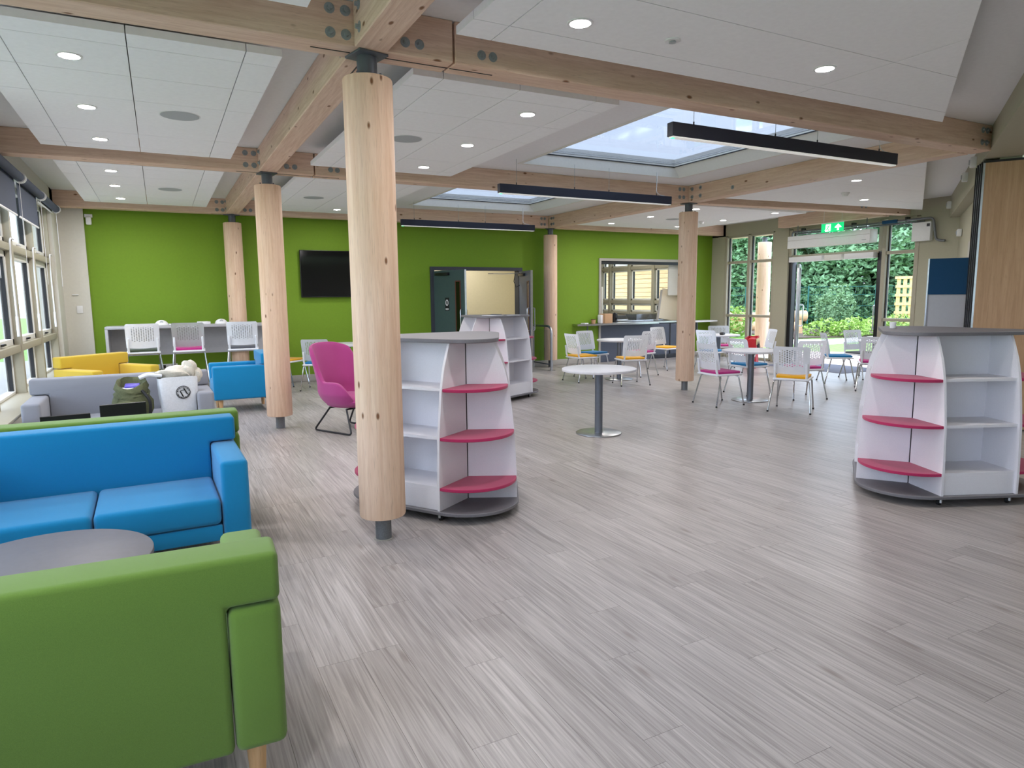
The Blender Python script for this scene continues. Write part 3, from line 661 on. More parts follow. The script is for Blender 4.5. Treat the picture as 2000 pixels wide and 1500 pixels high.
def chair_proto(name, lab, loc, rz, pad, rise=0, group='white perforated chairs with coloured pads'):
    t = thing(name, lab, 'chair', loc, rz, group)
    up = (0, 0, rise)
    ob('backrest', back_mesh(), 'chair_white', t, up); ob('seat_pad', PADS[pad], '', t, up)
    bm = B((0, 0, .442), (.45, .44, .028), .012, 2); ob('seat_pan', bm, 'chair_white', t, up)
    for s in (-1, 1):
        ob('back_support', T([(s*.195, -.19, .445), (s*.197, -.21, .50), (s*.197, -.218, .58), (s*.195, -.232, .66)], .016, 8), 'chair_white', t, up)
        for (tx, ty, bx_, by_) in [(.205, -.15, .265, -.25), (.20, .16, .235, .25)]:
            z = .425+rise; k = 1+rise*.25
            ob('leg', T(fillet([(s*(tx-.03), ty*.9, z), (s*(tx+.012), ty, z-.01), (s*bx_*k, by_*k, .006)], .04), .0105, 10), 'chrome', t)
            ob('foot', Cy((s*bx_*k, by_*k, 0), .013, .02, 10), 'black_rubber', t)
    ob('under_rail', T([(-.17, -.13, .424+rise), (.17, -.13, .424+rise)], .009, 8), 'chrome', t)
    ob('under_rail', T([(-.17, .14, .424+rise), (.17, .14, .424+rise)], .009, 8), 'chrome', t)
    if rise:
        for s in (-1, 1): ob('foot_rail', T([(s*.255, -.23, .28), (s*.245, .225, .28)], .009, 8), 'chrome', t)
        ob('foot_rail', T([(-.245, .225, .28), (.245, .225, .28)], .009, 8), 'chrome', t)
    return t
CH = [(6.84, 10.32, -89, 'orange', 'white chair with orange pad, left side of the servery table'),
 (7.38, 10.75, -170, 'blue', 'white chair with blue pad behind the servery table'),
 (7.30, 9.47, -15, 'orange', 'white chair with orange pad in front of the servery table'),
 (8.27, 10.44, 12, 'pink', 'white chair with pink pad right of the servery table'),
 (9.44, 11.05, -170, 'orange', 'white chair with orange pad nearest the servery counter'),
 (7.04, 7.07, -96, 'pink', 'white chair with pink pad just right of the servery column'),
 (7.48, 6.17, -59, 'orange', 'white chair with orange pad nearest the camera, back turned'),
 (8.53, 6.88, -20, 'pink', 'white chair with pink pad behind the nearest orange padded chair'),
 (8.20, 7.62, -95, 'blue', 'white chair with blue pad behind the right hand white table'),
 (10.72, 10.75, 150, 'pink', 'white chair with pink pad against the entrance glazing'),
 (9.60, 9.85, -80, 'blue', 'white chair with blue pad half hidden by the servery column'),
 (10.35, 9.35, 62, 'grey', 'white chair seen edge on beside the red bag'),
 (10.55, 7.8, -128, 'blue', 'white chair with blue pad seen from the side before the open door'),
 (10.17, 6.84, -50, 'pink', 'white chair with pink pad just left of the right bookcase'),
 (11.45, 7.95, 175, 'grey', 'white chair beyond the table half hidden by the right bookcase'),
 (2.36, 11.75, -25, 'blue', 'white chair with blue pad behind the pink wing chair'),
 (2.0, 12.62, -135, 'orange', 'white chair with orange pad beside the second timber column')]
proto = None
for x, y, a, pad, lab in CH:
    if proto is None: proto = chair_proto('stacking_chair', lab, (x, y, 0), R(a), pad)
    else: dup(proto, (x, y, 0), R(a), lab, swap={'seat_pad': PADS[pad]})
hs = chair_proto('high_chair', 'white high chair with dark olive pad, left one at the high desk', (-.27, 11.62, 0), R(2), 'olive', .335, 'high chairs at the desk')
dup(hs, (.36, 11.62, 0), R(-3), 'white high chair with pink pad, middle one at the high desk', swap={'seat_pad': PADS['pink']})
dup(hs, (1.14, 11.5, 0), R(-7), 'white high chair with grey pad, right one behind the blue armchair', swap={'seat_pad': PADS['grey']})

# ---- triangular bookcases
def Rz(z):
    pts = [(.08, .365), (.26, .364), (.6, .350), (.95, .307), (1.10, .265), (1.25, .20)]
    for (a, p), (b, q) in zip(pts, pts[1:]):
        if z <= b: return p+(q-p)*(z-a)/(b-a)
    return pts[-1][1]
def bookcase(lab, x, y, deg):
    t = thing('mobile_bookcase', lab, 'bookcase', (x, y, 0), R(deg), 'triangular mobile bookcases'); rv = .346; th = .018
    V = [Vector((rv*math.cos(R(90+120*k)), rv*math.sin(R(90+120*k)))) for k in range(3)]
    A = [R(90+120*k) for k in range(3)]
    dirv = lambda a: Vector((math.cos(a), math.sin(a)))
    zs = [.085+(1.25-.085)*i/14 for i in range(15)]
    def outline(rr, ov=0):
        out = []
        for k in range(3):
            for s in range(-6, 7):
                q = V[k]+dirv(A[k]+R(10*s))*(rr+ov+.012*math.cos(R(15*s))); out.append((q.x, q.y))
        return out
    bm = P(outline(.365, .012), .058, .083); ob('base_board', bevel_all(bm, .004, 1, 60), 'shelf_grey', t)
    bm = P(outline(.212, .03), 1.25, 1.278); ob('top_board', bevel_all(bm, .004, 1, 60), 'shelf_grey', t)
    for k in range(3):
        v = V[k]
        for sgn in (1, -1):
            d = dirv(A[k]+R(60)*sgn); nn = Vector((-d.y, d.x))*sgn       # nn points into the bay side
            vi = v+d*.005; po = [(vi.x, vi.y, .083)]+[(v.x+d.x*Rz(z), v.y+d.y*Rz(z), z) for z in zs]+[(vi.x, vi.y, 1.25)]
            po[1] = (v.x+d.x*Rz(.085), v.y+d.y*Rz(.085), .083)
            ob('fin', extr(po, (nn.x*th, nn.y*th, 0)), 'shelf_light', t)
            q = v+d*.31+nn*.03
            cb = cyl(bmesh.new(), (q.x-.011, q.y, .024), .024, .022, 14, axis='x'); box(cb, (q.x, q.y, .045), (.03, .012, .026)); ob('caster', cb, 'black_rubber', t)
            ob('caster_fork', B((q.x+d.x*.02, q.y+d.y*.02, .04), (.012, .012, .036)), 'plastic_white', t)
        ob('dark_seam', Cy((v.x*.992, v.y*.992, .083), .005, 1.167, 8), 'black_metal', t)  # black rod stands in for the shade in the gap between fins
        for z in (.25, .602, .938):
            rr = Rz(z)-.004; po = [(v.x, v.y)]
            for s in range(-12, 13):
                q = v+dirv(A[k]+R(5*s))*(rr+.014*math.cos(R(7.5*s))); po.append((q.x, q.y))
            ob('corner_shelf', bevel_all(P(po, z-.022, z), .003, 1, 50), 'shelf_pink', t)
        # straight bay between vertex k and k+1
        a, b = V[k], V[(k+1) % 3]; e = (b-a).normalized(); n = Vector((e.y, -e.x)); 
        if n.dot((a+b)/2) < 0: n = -n
        L = (b-a).length; a2 = a+e*th; b2 = b-e*th
        quad = lambda n0, n1: [tuple(a2+n*n0), tuple(b2+n*n0), tuple(b2+n*n1), tuple(a2+n*n1)]
        ob('back_panel', P(quad(-.004, .012), .083, 1.25), 'shelf_light', t)
        for z in (.25, .602, .938): ob('bay_shelf', P(quad(.012, Rz(z)-.02), z-.02, z), 'shelf_light', t)
        ob('kick_panel', P(quad(Rz(.1)-.035, Rz(.1)-.02), .083, .23), 'shelf_light', t)
    return t
bookcase('white bookcase with pink corner shelves behind the nearest column', 1.915, 4.785, 183.4)
bookcase('white bookcase with pink corner shelves in front of the blue double doors', 4.575, 9.396, 144.8)
bookcase('white bookcase with pink corner shelves at the right edge of the photo', 5.466, 3.141, 96.7)

# ---- wing chairs
def wing(lab, mat, loc, rz):
    t = thing('wing_chair', lab, 'armchair', loc, rz, 'wing chairs on wire frames')
    # shell: a grid (angle round the seat, height) with an upper rim that is high at the back and drops to the arms
    bm = bmesh.new(); na, nh = 48, 12; G = {}
    sg = lambda v, e: math.copysign(abs(v)**e, v)
    for i in range(na+1):
        q_ = (i/na*2-1); a = q_*R(150); d = abs(math.degrees(a))       # 0 = back centre
        if d < 52: top = .975+.06*math.cos(R(d*90/52))
        elif d < 80: top = .975-.38*((d-52)/28)**1.15
        elif d < 112: top = .595+.012*math.sin(R((d-80)/32*180))
        else: top = .595-.21*((d-112)/38)**1.3
        for j in range(nh+1):
            q = j/nh; z = .30+(top-.30)*q; e = min(1, (z-.30)/.16)**.55; hi = max(0, z-.58)
            rx = .21+.125*e+.10*hi; ry = .20+.13*e+.30*hi
            x = rx*sg(math.sin(a), .72); y = -ry*sg(math.cos(a), .72)
            if d > 90: y *= 1.05
            G[i, j] = bm.verts.new((x, y, z))
    for i in range(na):
        for j in range(nh): bm.faces.new((G[i, j], G[i+1, j], G[i+1, j+1], G[i, j+1]))
    bmesh.ops.recalc_face_normals(bm, faces=bm.faces); bmesh.ops.solidify(bm, geom=bm.faces[:], thickness=.05)
    sh = ob('shell', fin(bm, 60), mat, t); md = sh.modifiers.new('sub', 'SUBSURF'); md.levels = md.render_levels = 1
    bm = bmesh.new(); bmesh.ops.create_uvsphere(bm, u_segments=28, v_segments=14, radius=1, matrix=Matrix.Translation((0, .03, .37)) @ Matrix.Diagonal((.28, .33, .085, 1))); ob('seat_cushion', bm, mat, t)
    bm = bmesh.new(); bmesh.ops.create_uvsphere(bm, u_segments=28, v_segments=14, radius=1, matrix=Matrix.Translation((0, -.01, .325)) @ Matrix.Diagonal((.255, .28, .05, 1))); ob('shell_base', bm, mat, t)
    for s in (-1, 1):
        lp = fillet([(s*.2, .16, .29), (s*.27, .31, .012), (s*.27, -.33, .012), (s*.2, -.12, .29)], .05)
        ob('runner', T(lp, .011, 10), 'black_metal', t)
    ob('frame_bar', T([(-.2, .16, .285), (.2, .16, .285)], .011, 8), 'black_metal', t); ob('frame_bar', T([(-.2, -.12, .285), (.2, -.12, .285)], .011, 8), 'black_metal', t)
    return t
wing('magenta wing chair on black wire runners behind the nearest column', 'fab_pink', (1.93, 7.90, 0), R(-152))
wing('green wing chair almost hidden behind the nearest column', 'fab_green', (2.62, 6.95, 0), R(35))

# ---- high desk on the green wall
t = thing('high_desk', 'pale grey high desk along the green wall', 'desk', (-.78, 12.54, 0))
ob('desktop', Bx(0, 2.45, -.55, 0, 1.115, 1.155, .004), 'desk_grey', t); ob('back_panel', Bx(.04, 2.42, -.03, -.012, .66, 1.115), 'desk_grey', t)
ob('end_panel', Bx(0, .04, -.55, 0, 0, 1.115, .003), 'desk_grey', t)
for x, lab in [(.44, 'white domed item on the high desk, left one'), (1.33, 'white domed item on the high desk, right one')]:
    q = thing('domed_device', lab, 'device', (x-.44, 12.26, 1.155), 0, 'white domed desk items')
    bm = bmesh.new(); bmesh.ops.create_uvsphere(bm, u_segments=20, v_segments=12, radius=1, matrix=Matrix.Translation((0, 0, .0)) @ Matrix.Diagonal((.10, .09, .085, 1)))
    bmesh.ops.bisect_plane(bm, geom=bm.verts[:]+bm.edges[:]+bm.faces[:], plane_co=(0, 0, .002), plane_no=(0, 0, -1), clear_outer=True); ob('dome', bm, 'plastic_white', q)
    ob('lens', Cy((0, -.075, .045), .028, .02, 16, axis='y'), 'speaker_grille', q)
for x, sx, lab in [(.22, .22, 'flat stack of white papers on the high desk beside the left domed item'), (.62, .16, 'crumpled white paper on the high desk beside the right domed item')]:
    tag(ob('papers', B((x, 12.2, 1.167 if x < .5 else 1.179), (sx, .2, .02 if x < .5 else .045), .006, 2, R(12)), 'paper_white'), lab, 'paper')
tt = thing('floor_box_sockets', 'white double socket plate low on the green wall under the desk', 'socket', (.05, 12.985, .42)); ob('plate', B((0, 0, 0), (.3, .015, .085), .005), 'plastic_white', tt); ob('plug', B((-.06, -.03, 0), (.05, .05, .05), .006), 'black_rubber', tt); ob('plug', B((.08, -.03, 0), (.05, .05, .05), .006), 'black_rubber', tt)
# ---- television
t = thing('television', 'large black wall mounted television on the green wall', 'television', (3.09, 12.94, 2.015))
ob('bezel', B((0, 0, 0), (1.50, .05, .87), .006), 'black_metal', t); ob('screen', B((0, -.026, .006), (1.476, .004, .84)), 'tv_black', t); ob('wall_bracket', B((0, .04, 0), (.4, .035, .3)), 'black_metal', t)
# ---- small wall items
t = thing('alarm_sounder', 'white alarm sounder high at the left edge of the green wall', 'alarm', (-.93, 12.99, 2.86)); ob('base', B((0, -.01, .06), (.11, .02, .05)), 'plastic_white', t); ob('body', B((0, -.04, -.02), (.08, .06, .13), .02, 3), 'plastic_white', t)
tag(ob('switch_plate', B((-1.16, 12.932, 1.42), (.085, .012, .12), .004), 'plastic_white'), 'white switch plate on the pier left of the green wall', 'switch')
tag(ob('cord_cleat', B((-1.2, 12.93, 1.66), (.09, .03, .02), .008), 'plastic_white'), 'small white cord cleat above the switch plate', 'cleat')
tag(ob('switch_plate', B((11.98, 12.992, 1.32), (.09, .012, .15), .004), 'plastic_white'), 'white switch plate on the green wall right of the servery', 'switch')
# ---- double doors
fr = bmesh.new()
for x0, x1, z0, z1 in [(DX0-.04, DX0+.05, 0, DZ), (DX1-.05, DX1+.04, 0, DZ), (DX0+.05, DX1-.05, DZ-.07, DZ)]: box(fr, ((x0+x1)/2, YG+.07, (z0+z1)/2), (x1-x0, .2, z1-z0))
d3 = struct(thing('door_3', 'open double doors in the green wall', 'door')); del d3['category']
ob('frame', fr, 'door_dark', d3)
def leaf(par, x, y, a, mat, flip, w=.96, sign=False, hgt=2.08):
    l = ob('leaf', B((w/2, 0, hgt/2+.01), (w, .045, hgt), .002, 1), mat, par, (x, y, 0), a)
    for sd in (-1, 1):
        vb = bmesh.new(); xc = w-.2
        for c, s in [((xc-.07, sd*.025, 1.15), (.022, .012, 1.45)), ((xc+.07, sd*.025, 1.15), (.022, .012, 1.45)), ((xc, sd*.025, 1.87), (.162, .012, .022)), ((xc, sd*.025, .43), (.162, .012, .022))]: box(vb, c, s)
        ob('vision_bead', vb, 'lipping_brown', l)
        ob('vision_glass', B((xc, sd*.0235, 1.15), (.12, .003, 1.42)), 'tv_black', l)
        ob('pull_handle', T(fillet([(w-.07, sd*.03, 1.32), (w-.07, sd*.08, 1.32), (w-.07, sd*.08, .86), (w-.07, sd*.03, .86)], .03), .011, 8), 'chrome', l)
        ob('closer', B((.3, sd*.045, hgt-.06), (.42, .05, .055), .005), 'black_metal', l)
    ob('edge_strip', B((w, 0, hgt/2+.01), (.004, .044, hgt)), 'stainless', l)
    if sign:
        ob('sign_plate', B((.42, -.026, 1.42), (.12, .004, .26)), 'ink_black', l); 
        ob('sign_mark', T([(.42+.035*math.cos(R(20*k)), -.03, 1.45+.055*math.sin(R(20*k))) for k in range(18)], .008, 6, True), 'paper_white', l)
        for z in (1.33, 1.31): ob('sign_line', B((.42, -.029, z), (.09, .003, .009)), 'paper_white', l)
    return l
leaf(d3, DX0+.05, YG-.03, R(-73), 'door_green', 0, sign=True)
leaf(d3, DX1-.02, YG-.03, R(-104), 'door_blue', 1)
ob('closer_arm', T([(DX1-.75, YG+.06, DZ-.13), (DX1-.45, YG-.1, DZ-.14), (DX1-.12, YG-.2, DZ-.12)], .009, 6), 'chrome', d3)
ob('closer_cord', T([(DX1-.2, YG-.15, DZ-.12), (DX1-.24, YG-.16, DZ-.3), (DX1-.2, YG-.18, DZ-.42), (DX1-.12, YG-.2, DZ-.38)], .008, 6), 'black_metal', d3)
d4 = struct(thing('door_4', 'open dark door in the corridor behind the double doors', 'door')); del d4['category']
leaf(d4, 5.15, 15.2, R(-35), 'door_dark', 0, .92); leaf(d4, 5.95, 15.5, R(-150), 'door_dark', 0, .3)
t = thing('guard_rail', 'curved steel guard rail beside the blue door leaf', 'rail', (7.25, 12.1, 0))
ob('rail', T(fillet([(0, 0, 0), (0, 0, .93), (.02, .82, .93)], .16, 8), .024, 12), 'stainless', t); ob('rail_post', T([(.02, .8, 0), (.02, .8, .93)], .024, 12), 'stainless', t)
ob('lower_rail', T([(0, 0, .12), (.02, .8, .12)], .014, 8), 'steel_grey_paint', t); ob('infill_pane', B((.01, .4, .5), (.008, .72, .7)), 'smoke_glass', t); ob('foot_plate', B((0, 0, .004), (.12, .12, .008)), 'stainless', t)

# ================================================================== SERVERY
hf = bmesh.new()
for x0, x1, z0, z1 in [(HX0-.03, HX0+.02, 0, HZ1+.04), (HX1-.02, HX1+.03, 0, HZ1+.04), (HX0+.02, HX1-.02, HZ1-.02, HZ1+.04)]: box(hf, ((x0+x1)/2, YG+.07, (z0+z1)/2), (x1-x0, .2, z1-z0))
struct(ob('trim_4', hf, 'skirting_grey'), 'grey metal lining of the serving hatch')
struct(ob('trim_5', Bx(HX0+.02, HX1-.02, YG+.02, YG+.12, HZ1-.09, HZ1-.02), 'black_metal'), 'black shutter slot at the top of the serving hatch')
t = thing('servery_counter', 'dark grey servery counter front below the serving hatch', 'counter', (9.12, 13.02, 0))
ob('front_panel', Bx(0, 1.5, -.02, .02, 0, .86), 'counter_dark', t); ob('front_panel', Bx(1.52, 2.6, -.0, .04, 0, .86), 'counter_dark', t); ob('plinth', Bx(1.6, 2.6, -.02, 0, 0, .1), 'black_metal', t)
ob('panel_joint', Bx(2.12, 2.15, -.012, 0, .1, .86), 'black_metal', t)
t = thing('servery_worktop', 'pale servery worktop shelf running past both sides of the hatch', 'worktop', (8.35, 12.78, .88))
bm = P([(.0, .0), (.15, -.06), (2.3, -.06), (2.35, .25), (3.35, .25), (3.35, .45), (.75, .45), (.75, .21), (0, .21)], 0, .04); ob('shelf', bm, 'stainless', t)
ob('support_post', Cy((.3, .05, -.28), .016, .28, 10), 'steel_grey_paint', t)
t = thing('wall_shelf', 'short white shelf on the green wall right of the hatch', 'shelf', (12.1, 12.82, .88)); ob('board', B((0, 0, .02), (.75, .34, .04), .004), 'plastic_white', t); ob('bracket', B((-.1, .1, -.13), (.03, .12, .26)), 'steel_grey_paint', t)
t = thing('cardboard_box', 'open cardboard box on the left end of the servery worktop', 'box', (9.22, 12.92, .92), R(12)); ob('body', B((0, 0, .11), (.26, .2, .22), .006), 'card_brown', t); ob('inner_liner', B((-.16, .02, .1), (.08, .12, .2), .02), 'paper_white', t)
t = thing('snack_tub', 'small tan tub left of the cardboard box', 'tub', (8.86, 12.9, .92)); ob('cup', Cy((0, 0, 0), .045, .085, 18, .055), 'card_brown', t); ob('lid_rim', Cy((0, 0, .085), .058, .012, 18), 'lipping_brown', t)
tag(ob('napkins', B((8.62, 12.9, .93), (.14, .12, .02), .005, 2, R(20)), 'paper_white'), 'white napkins at the end of the servery worktop', 'napkins')
t = thing('urn', 'dark water boiler just inside the serving hatch', 'boiler', (9.75, 13.3, .92)); ob('tank', Cy((0, 0, .04), .07, .16, 18), 'black_metal', t); ob('tap', Cy((0, -.09, .06), .012, .05, 8), 'black_metal', t); ob('base', Cy((0, 0, 0), .085, .04, 18), 'black_metal', t); ob('lid', Cy((0, 0, .2), .05, .03, 16, .02), 'black_metal', t)
t = thing('kitchen_counter', 'stainless kitchen counter under the kitchen window', 'counter', (11.9, 16.5, 0)); ob('top', B((0, 0, .9), (1.1, 4.2, .04), .004), 'stainless', t); ob('cabinet', B((.1, 0, .44), (.9, 4.1, .86)), 'counter_dark', t)
t = thing('kitchen_bench', 'stainless bench with shallow pans just inside the hatch', 'bench', (10.9, 13.75, 0)); ob('top', B((0, 0, .93), (1.9, .8, .04), .004), 'stainless', t); ob('body', B((0, 0, .45), (1.8, .7, .9)), 'counter_dark', t); ob('upstand', B((0, .39, 1.0), (1.9, .02, .1)), 'stainless', t)
t = thing('splashback', 'tall stainless splashback screen inside the kitchen', 'screen', (11.05, 16.4, .95)); ob('sheet', B((0, 0, .43), (.03, 1.5, .85)), 'stainless', t); ob('edge', B((0, -.74, .43), (.04, .03, .85)), 'frame_white', t)
t = thing('fridge', 'tall black appliance at the left inside the kitchen', 'fridge', (9.6, 15.2, 0)); ob('body', B((0, 0, .82), (.9, .7, 1.64), .01), 'black_metal', t); ob('door_strip', B((-.1, -.36, .82), (.07, .02, 1.5)), 'steel_grey_paint', t); ob('door', B((.2, -.36, .82), (.46, .02, 1.5)), 'tv_black', t)
t = thing('wall_cabinet', 'white upper cabinet hanging over the black kitchen appliance', 'cabinet', (9.55, 15.1, 1.66)); ob('body', B((0, .1, .65), (.9, .55, 1.3), .004), 'plastic_white', t); ob('cabinet_door', B((0, -.185, .65), (.86, .018, 1.26), .003), 'plastic_white', t)
for n, (x, y, a) in enumerate([(10.75, 13.68, 8), (11.38, 13.75, -8)]):
    t = thing('steel_pan', ['shiny steel pan on the kitchen bench, left one', 'shiny steel pan on the kitchen bench, right one'][n], 'pan', (x, y, .95), R(a), 'steel pans'); 
    bm = bmesh.new(); A_ = [bm.verts.new(p) for p in [(-.18, -.14, 0), (.18, -.14, 0), (.18, .14, 0), (-.18, .14, 0)]]; D_ = [bm.verts.new(p) for p in [(-.24, -.19, .13), (.24, -.19, .13), (.24, .19, .13), (-.24, .19, .13)]]
    bm.faces.new(A_)
    for i in range(4): bm.faces.new((A_[i], A_[(i+1) % 4], D_[(i+1) % 4], D_[i]))
    bmesh.ops.solidify(bm, geom=bm.faces[:], thickness=.006); ob('basin', bm, 'stainless', t); ob('rim', T([(-.245, -.195, .13), (.245, -.195, .13), (.245, .195, .13), (-.245, .195, .13)], .007, 6, True), 'stainless', t)
t = thing('hatch_flap', 'grey edged cream panel leaning at the right of the hatch', 'panel', (11.35, 13.3, .93))
ob('board', B((.12, 0, .38), (.62, .03, .76), .003, 1, 0, 0, R(9)), 'wall_cream', t); ob('edge_frame', B((-.22, -.002, .38), (.05, .036, .77), .003, 1, 0, 0, R(9)), 'skirting_grey', t)
struct(ob('trim_6', Bx(11.3, 11.75, YG+.17, YG+.2, 1.55, HZ1), 'wall_white'), 'white panel at the upper right of the hatch')

# ================================================================== ENTRANCE FITTINGS
t = thing('air_curtain', 'long white air curtain heater above the entrance door', 'heater', (12.28, 9.38, 2.53)); ob('casing', B((0, 0, .13), (.24, 1.92, .25), .012), 'plastic_white', t); ob('intake_line', B((-.121, 0, .16), (.004, 1.9, .006)), 'skirting_grey', t); ob('outlet_lip', B((-.1, 0, .004), (.05, 1.9, .012)), 'frame_white', t); ob('maker_mark', B((-.122, -.84, .06), (.003, .09, .012)), 'speaker_grille', t)
for s in (-.8, .8): ob('hanger', Cy((0, s, .25), .008, ZC-2.78, 8), 'steel_grey_paint', t)
t = thing('exit_sign', 'hanging green emergency exit sign with running figure and arrow', 'sign', (11.9, 9.05, 2.77), 0)
ob('panel', B((0, 0, .085), (.012, .50, .17), .002, 1), 'sign_green', t); ob('panel_top', B((0, 0, .178), (.03, .51, .016), .003), 'plastic_white', t)
for s in (-.2, .2): ob('cord', Cy((0, s, .18), .003, ZC-2.95, 6), 'plastic_white', t)
X = -.0075
ob('door_mark', extr([(X, .155, .015), (X, .035, .015), (X, .03, .155), (X, .145, .155)], (-.001, 0, 0)), 'sign_white', t)
ob('arrow_mark', extr([(X, -.04-.07, .015+.01), (X, -.04-.115, .025), (X, -.155, .075), (X, -.205, .075), (X, -.205, .09), (X, -.1325, .15), (X, -.06, .09), (X, -.06, .075), (X, -.11, .075)], (-.001, 0, 0)), 'sign_white', t)
X = -.0095
ob('figure_head', Cy((X, .062, .137), .011, .001, 12, axis='x'), 'sign_green', t)
for a_, b_, w_ in [((.075, .12), (.105, .07), .009), ((.105, .07), (.125, .045), .006), ((.125, .045), (.165, .045), .006), ((.1, .07), (.075, .045), .006), ((.075, .045), (.065, .018), .006), ((.08, .115), (.05, .1), .005), ((.085, .115), (.11, .12), .005), ((.11, .12), (.125, .1), .005)]:
    ob('figure_limb', T([(X, a_[0], a_[1]), (X, b_[0], b_[1])], w_, 6), 'sign_green' if b_[0] < .16 else 'sign_white', t)
t = thing('cable_conduit', 'galvanised cable conduit above the entrance door', 'conduit', (12.44, 0, 0)); ob('pipe', T(fillet([(0, 10.45, 2.80), (0, 10.45, 2.9), (0, 7.4, 2.9), (.05, 7.36, 2.5), (.05, 7.2, 2.48)], .08), .022, 10), 'steel_galv', t); ob('pipe', T([(.07, 10.4, 2.86), (.07, 7.6, 2.86)], .016, 8), 'steel_galv', t); ob('junction_box', B((-.03, 8.2, 2.9), (.06, .28, .06), .005), 'screen_blue', t)
for y in (10.2, 9.0, 7.9): ob('clip', B((.04, y, 2.92), (.12, .03, .09)), 'black_metal', t)
t = thing('access_box', 'square white junction cabinet right of the entrance glazing', 'box', (12.55, 7.62, 2.5)); ob('body', B((-.05, -.0, .17), (.1, .34, .34), .006), 'plastic_white', t); ob('lock', B((-.105, -.13, .28), (.012, .05, .05)), 'black_metal', t)
wv = lambda s, n, z: (*along(s, n), z)
for s, z, lab in [(4.4, 2.55, 'white call point high on the right wall near the entrance'), (5.0, 3.08, 'white sensor box where the entrance beam meets the right wall'), (2.0, 3.12, 'white sensor box high on the bulkhead beyond the partition'), (.9, 3.14, 'small white box on the bulkhead above the partition')]:
    t = thing('wall_sensor', lab, 'sensor', wv(s, (.03 if z > 2.9 else -.11), z), math.atan2(WD.y, WD.x)); ob('body', B((0, 0, 0), (.12, .07, .12), .012), 'plastic_white', t); ob('lens', Cy((0, .035, 0), .03, .012, 14, axis='y'), 'speaker_grille', t)
struct(ob('trim_7', Bx(11.75, 13.1, 8.55, 10.5, -.001, .006), 'mat_grey'), 'grey entrance matting at the open door')
# red shopping bag near the glazing
t = thing('shopping_bag', 'red shopping bag with cream print standing by the glazing', 'bag', (11.2, 10.35, 0), R(35))
bm = bmesh.new(); bb = [(-.24, -.13, 0), (.24, -.13, 0), (.24, .13, 0), (-.24, .13, 0)]; bt = [(-.27, -.12, .62), (.27, -.12, .66), (.27, .1, .66), (-.27, .1, .62)]
A_ = [bm.verts.new(p) for p in bb]; D_ = [bm.verts.new(p) for p in bt]; bm.faces.new(A_)
for i in range(4): bm.faces.new((A_[i], A_[(i+1) % 4], D_[(i+1) % 4], D_[i]))
bmesh.ops.subdivide_edges(bm, edges=bm.edges[:], cuts=3, use_grid_fill=True)
for v in bm.verts: v.co += Vector((random.uniform(-1, 1), random.uniform(-1, 1), random.uniform(-.5, .5)))*.012
bmesh.ops.solidify(bm, geom=bm.faces[:], thickness=.006); ob('body', bm, 'bag_red', t)
ob('print_band', B((0, -.135, .56), (.5, .012, .13), .003), 'bag_print', t); ob('contents', B((0, -.01, .5), (.42, .15, .26), .05, 3), 'bag_red', t)
for s in (-.1, .1): ob('handle', T(fillet([(s-.06, -.13, .6), (s-.05, -.15, .42), (s+.05, -.15, .42), (s+.06, -.13, .6)], .06), .01, 6), 'black_rubber', t)
tag(ob('blue_bundle', B((10.35, 8.6, .06), (.22, .16, .12), .03, 3, R(20)), 'blue_item'), 'blue object on the floor behind the white chairs', 'item')
t = thing('small_black_case', 'small black object lying on the table near the glazing', 'item', (10.05, 10.05, .75), R(30)); ob('case', B((0, 0, .025), (.17, .08, .05), .022, 3), 'black_rubber', t); ob('flap', B((.07, .01, .035), (.1, .06, .03), .012, 2, R(20)), 'black_rubber', t)
# ================================================================== FOLDING PARTITION AND SCREEN
t = thing('folding_partition', 'folded stack of tall brown timber partition panels on the right', 'partition')
for k in range(4):
    s0 = .02+k*.095
    pn = ob('partition_panel', wallbox(s0, s0+.085, -1.5, -.02+.01*k, .02, 2.985), 'ply_panel', t)
    ob('edge_strip', wallbox(s0-.001, s0+.086, -.02+.01*k, -.0+.01*k, .02, 2.985), 'stainless', pn)
    ob('seal', wallbox(s0+.038, s0+.046, -.0+.01*k, .012+.01*k, .02, 2.985), 'black_rubber', pn)
    ob('top_seal', wallbox(s0-.001, s0+.086, -1.5, -.0+.01*k, 2.985, 3.01), 'black_rubber', pn)
t = thing('tall_cupboard', 'tall cupboard with blue upper panel and white lower panel', 'cupboard')
ob('carcass', wallbox(.66, 1.12, -.12, .42, .02, 1.98), 'screen_white', t); ob('upper_panel', wallbox(.64, .66, -.12, .42, 1.54, 1.98), 'screen_blue', t); ob('lower_panel', wallbox(.64, .66, -.12, .40, .05, 1.53), 'screen_white', t); ob('edge_trim', wallbox(.635, .66, .42, .435, .02, 1.98), 'stainless', t)

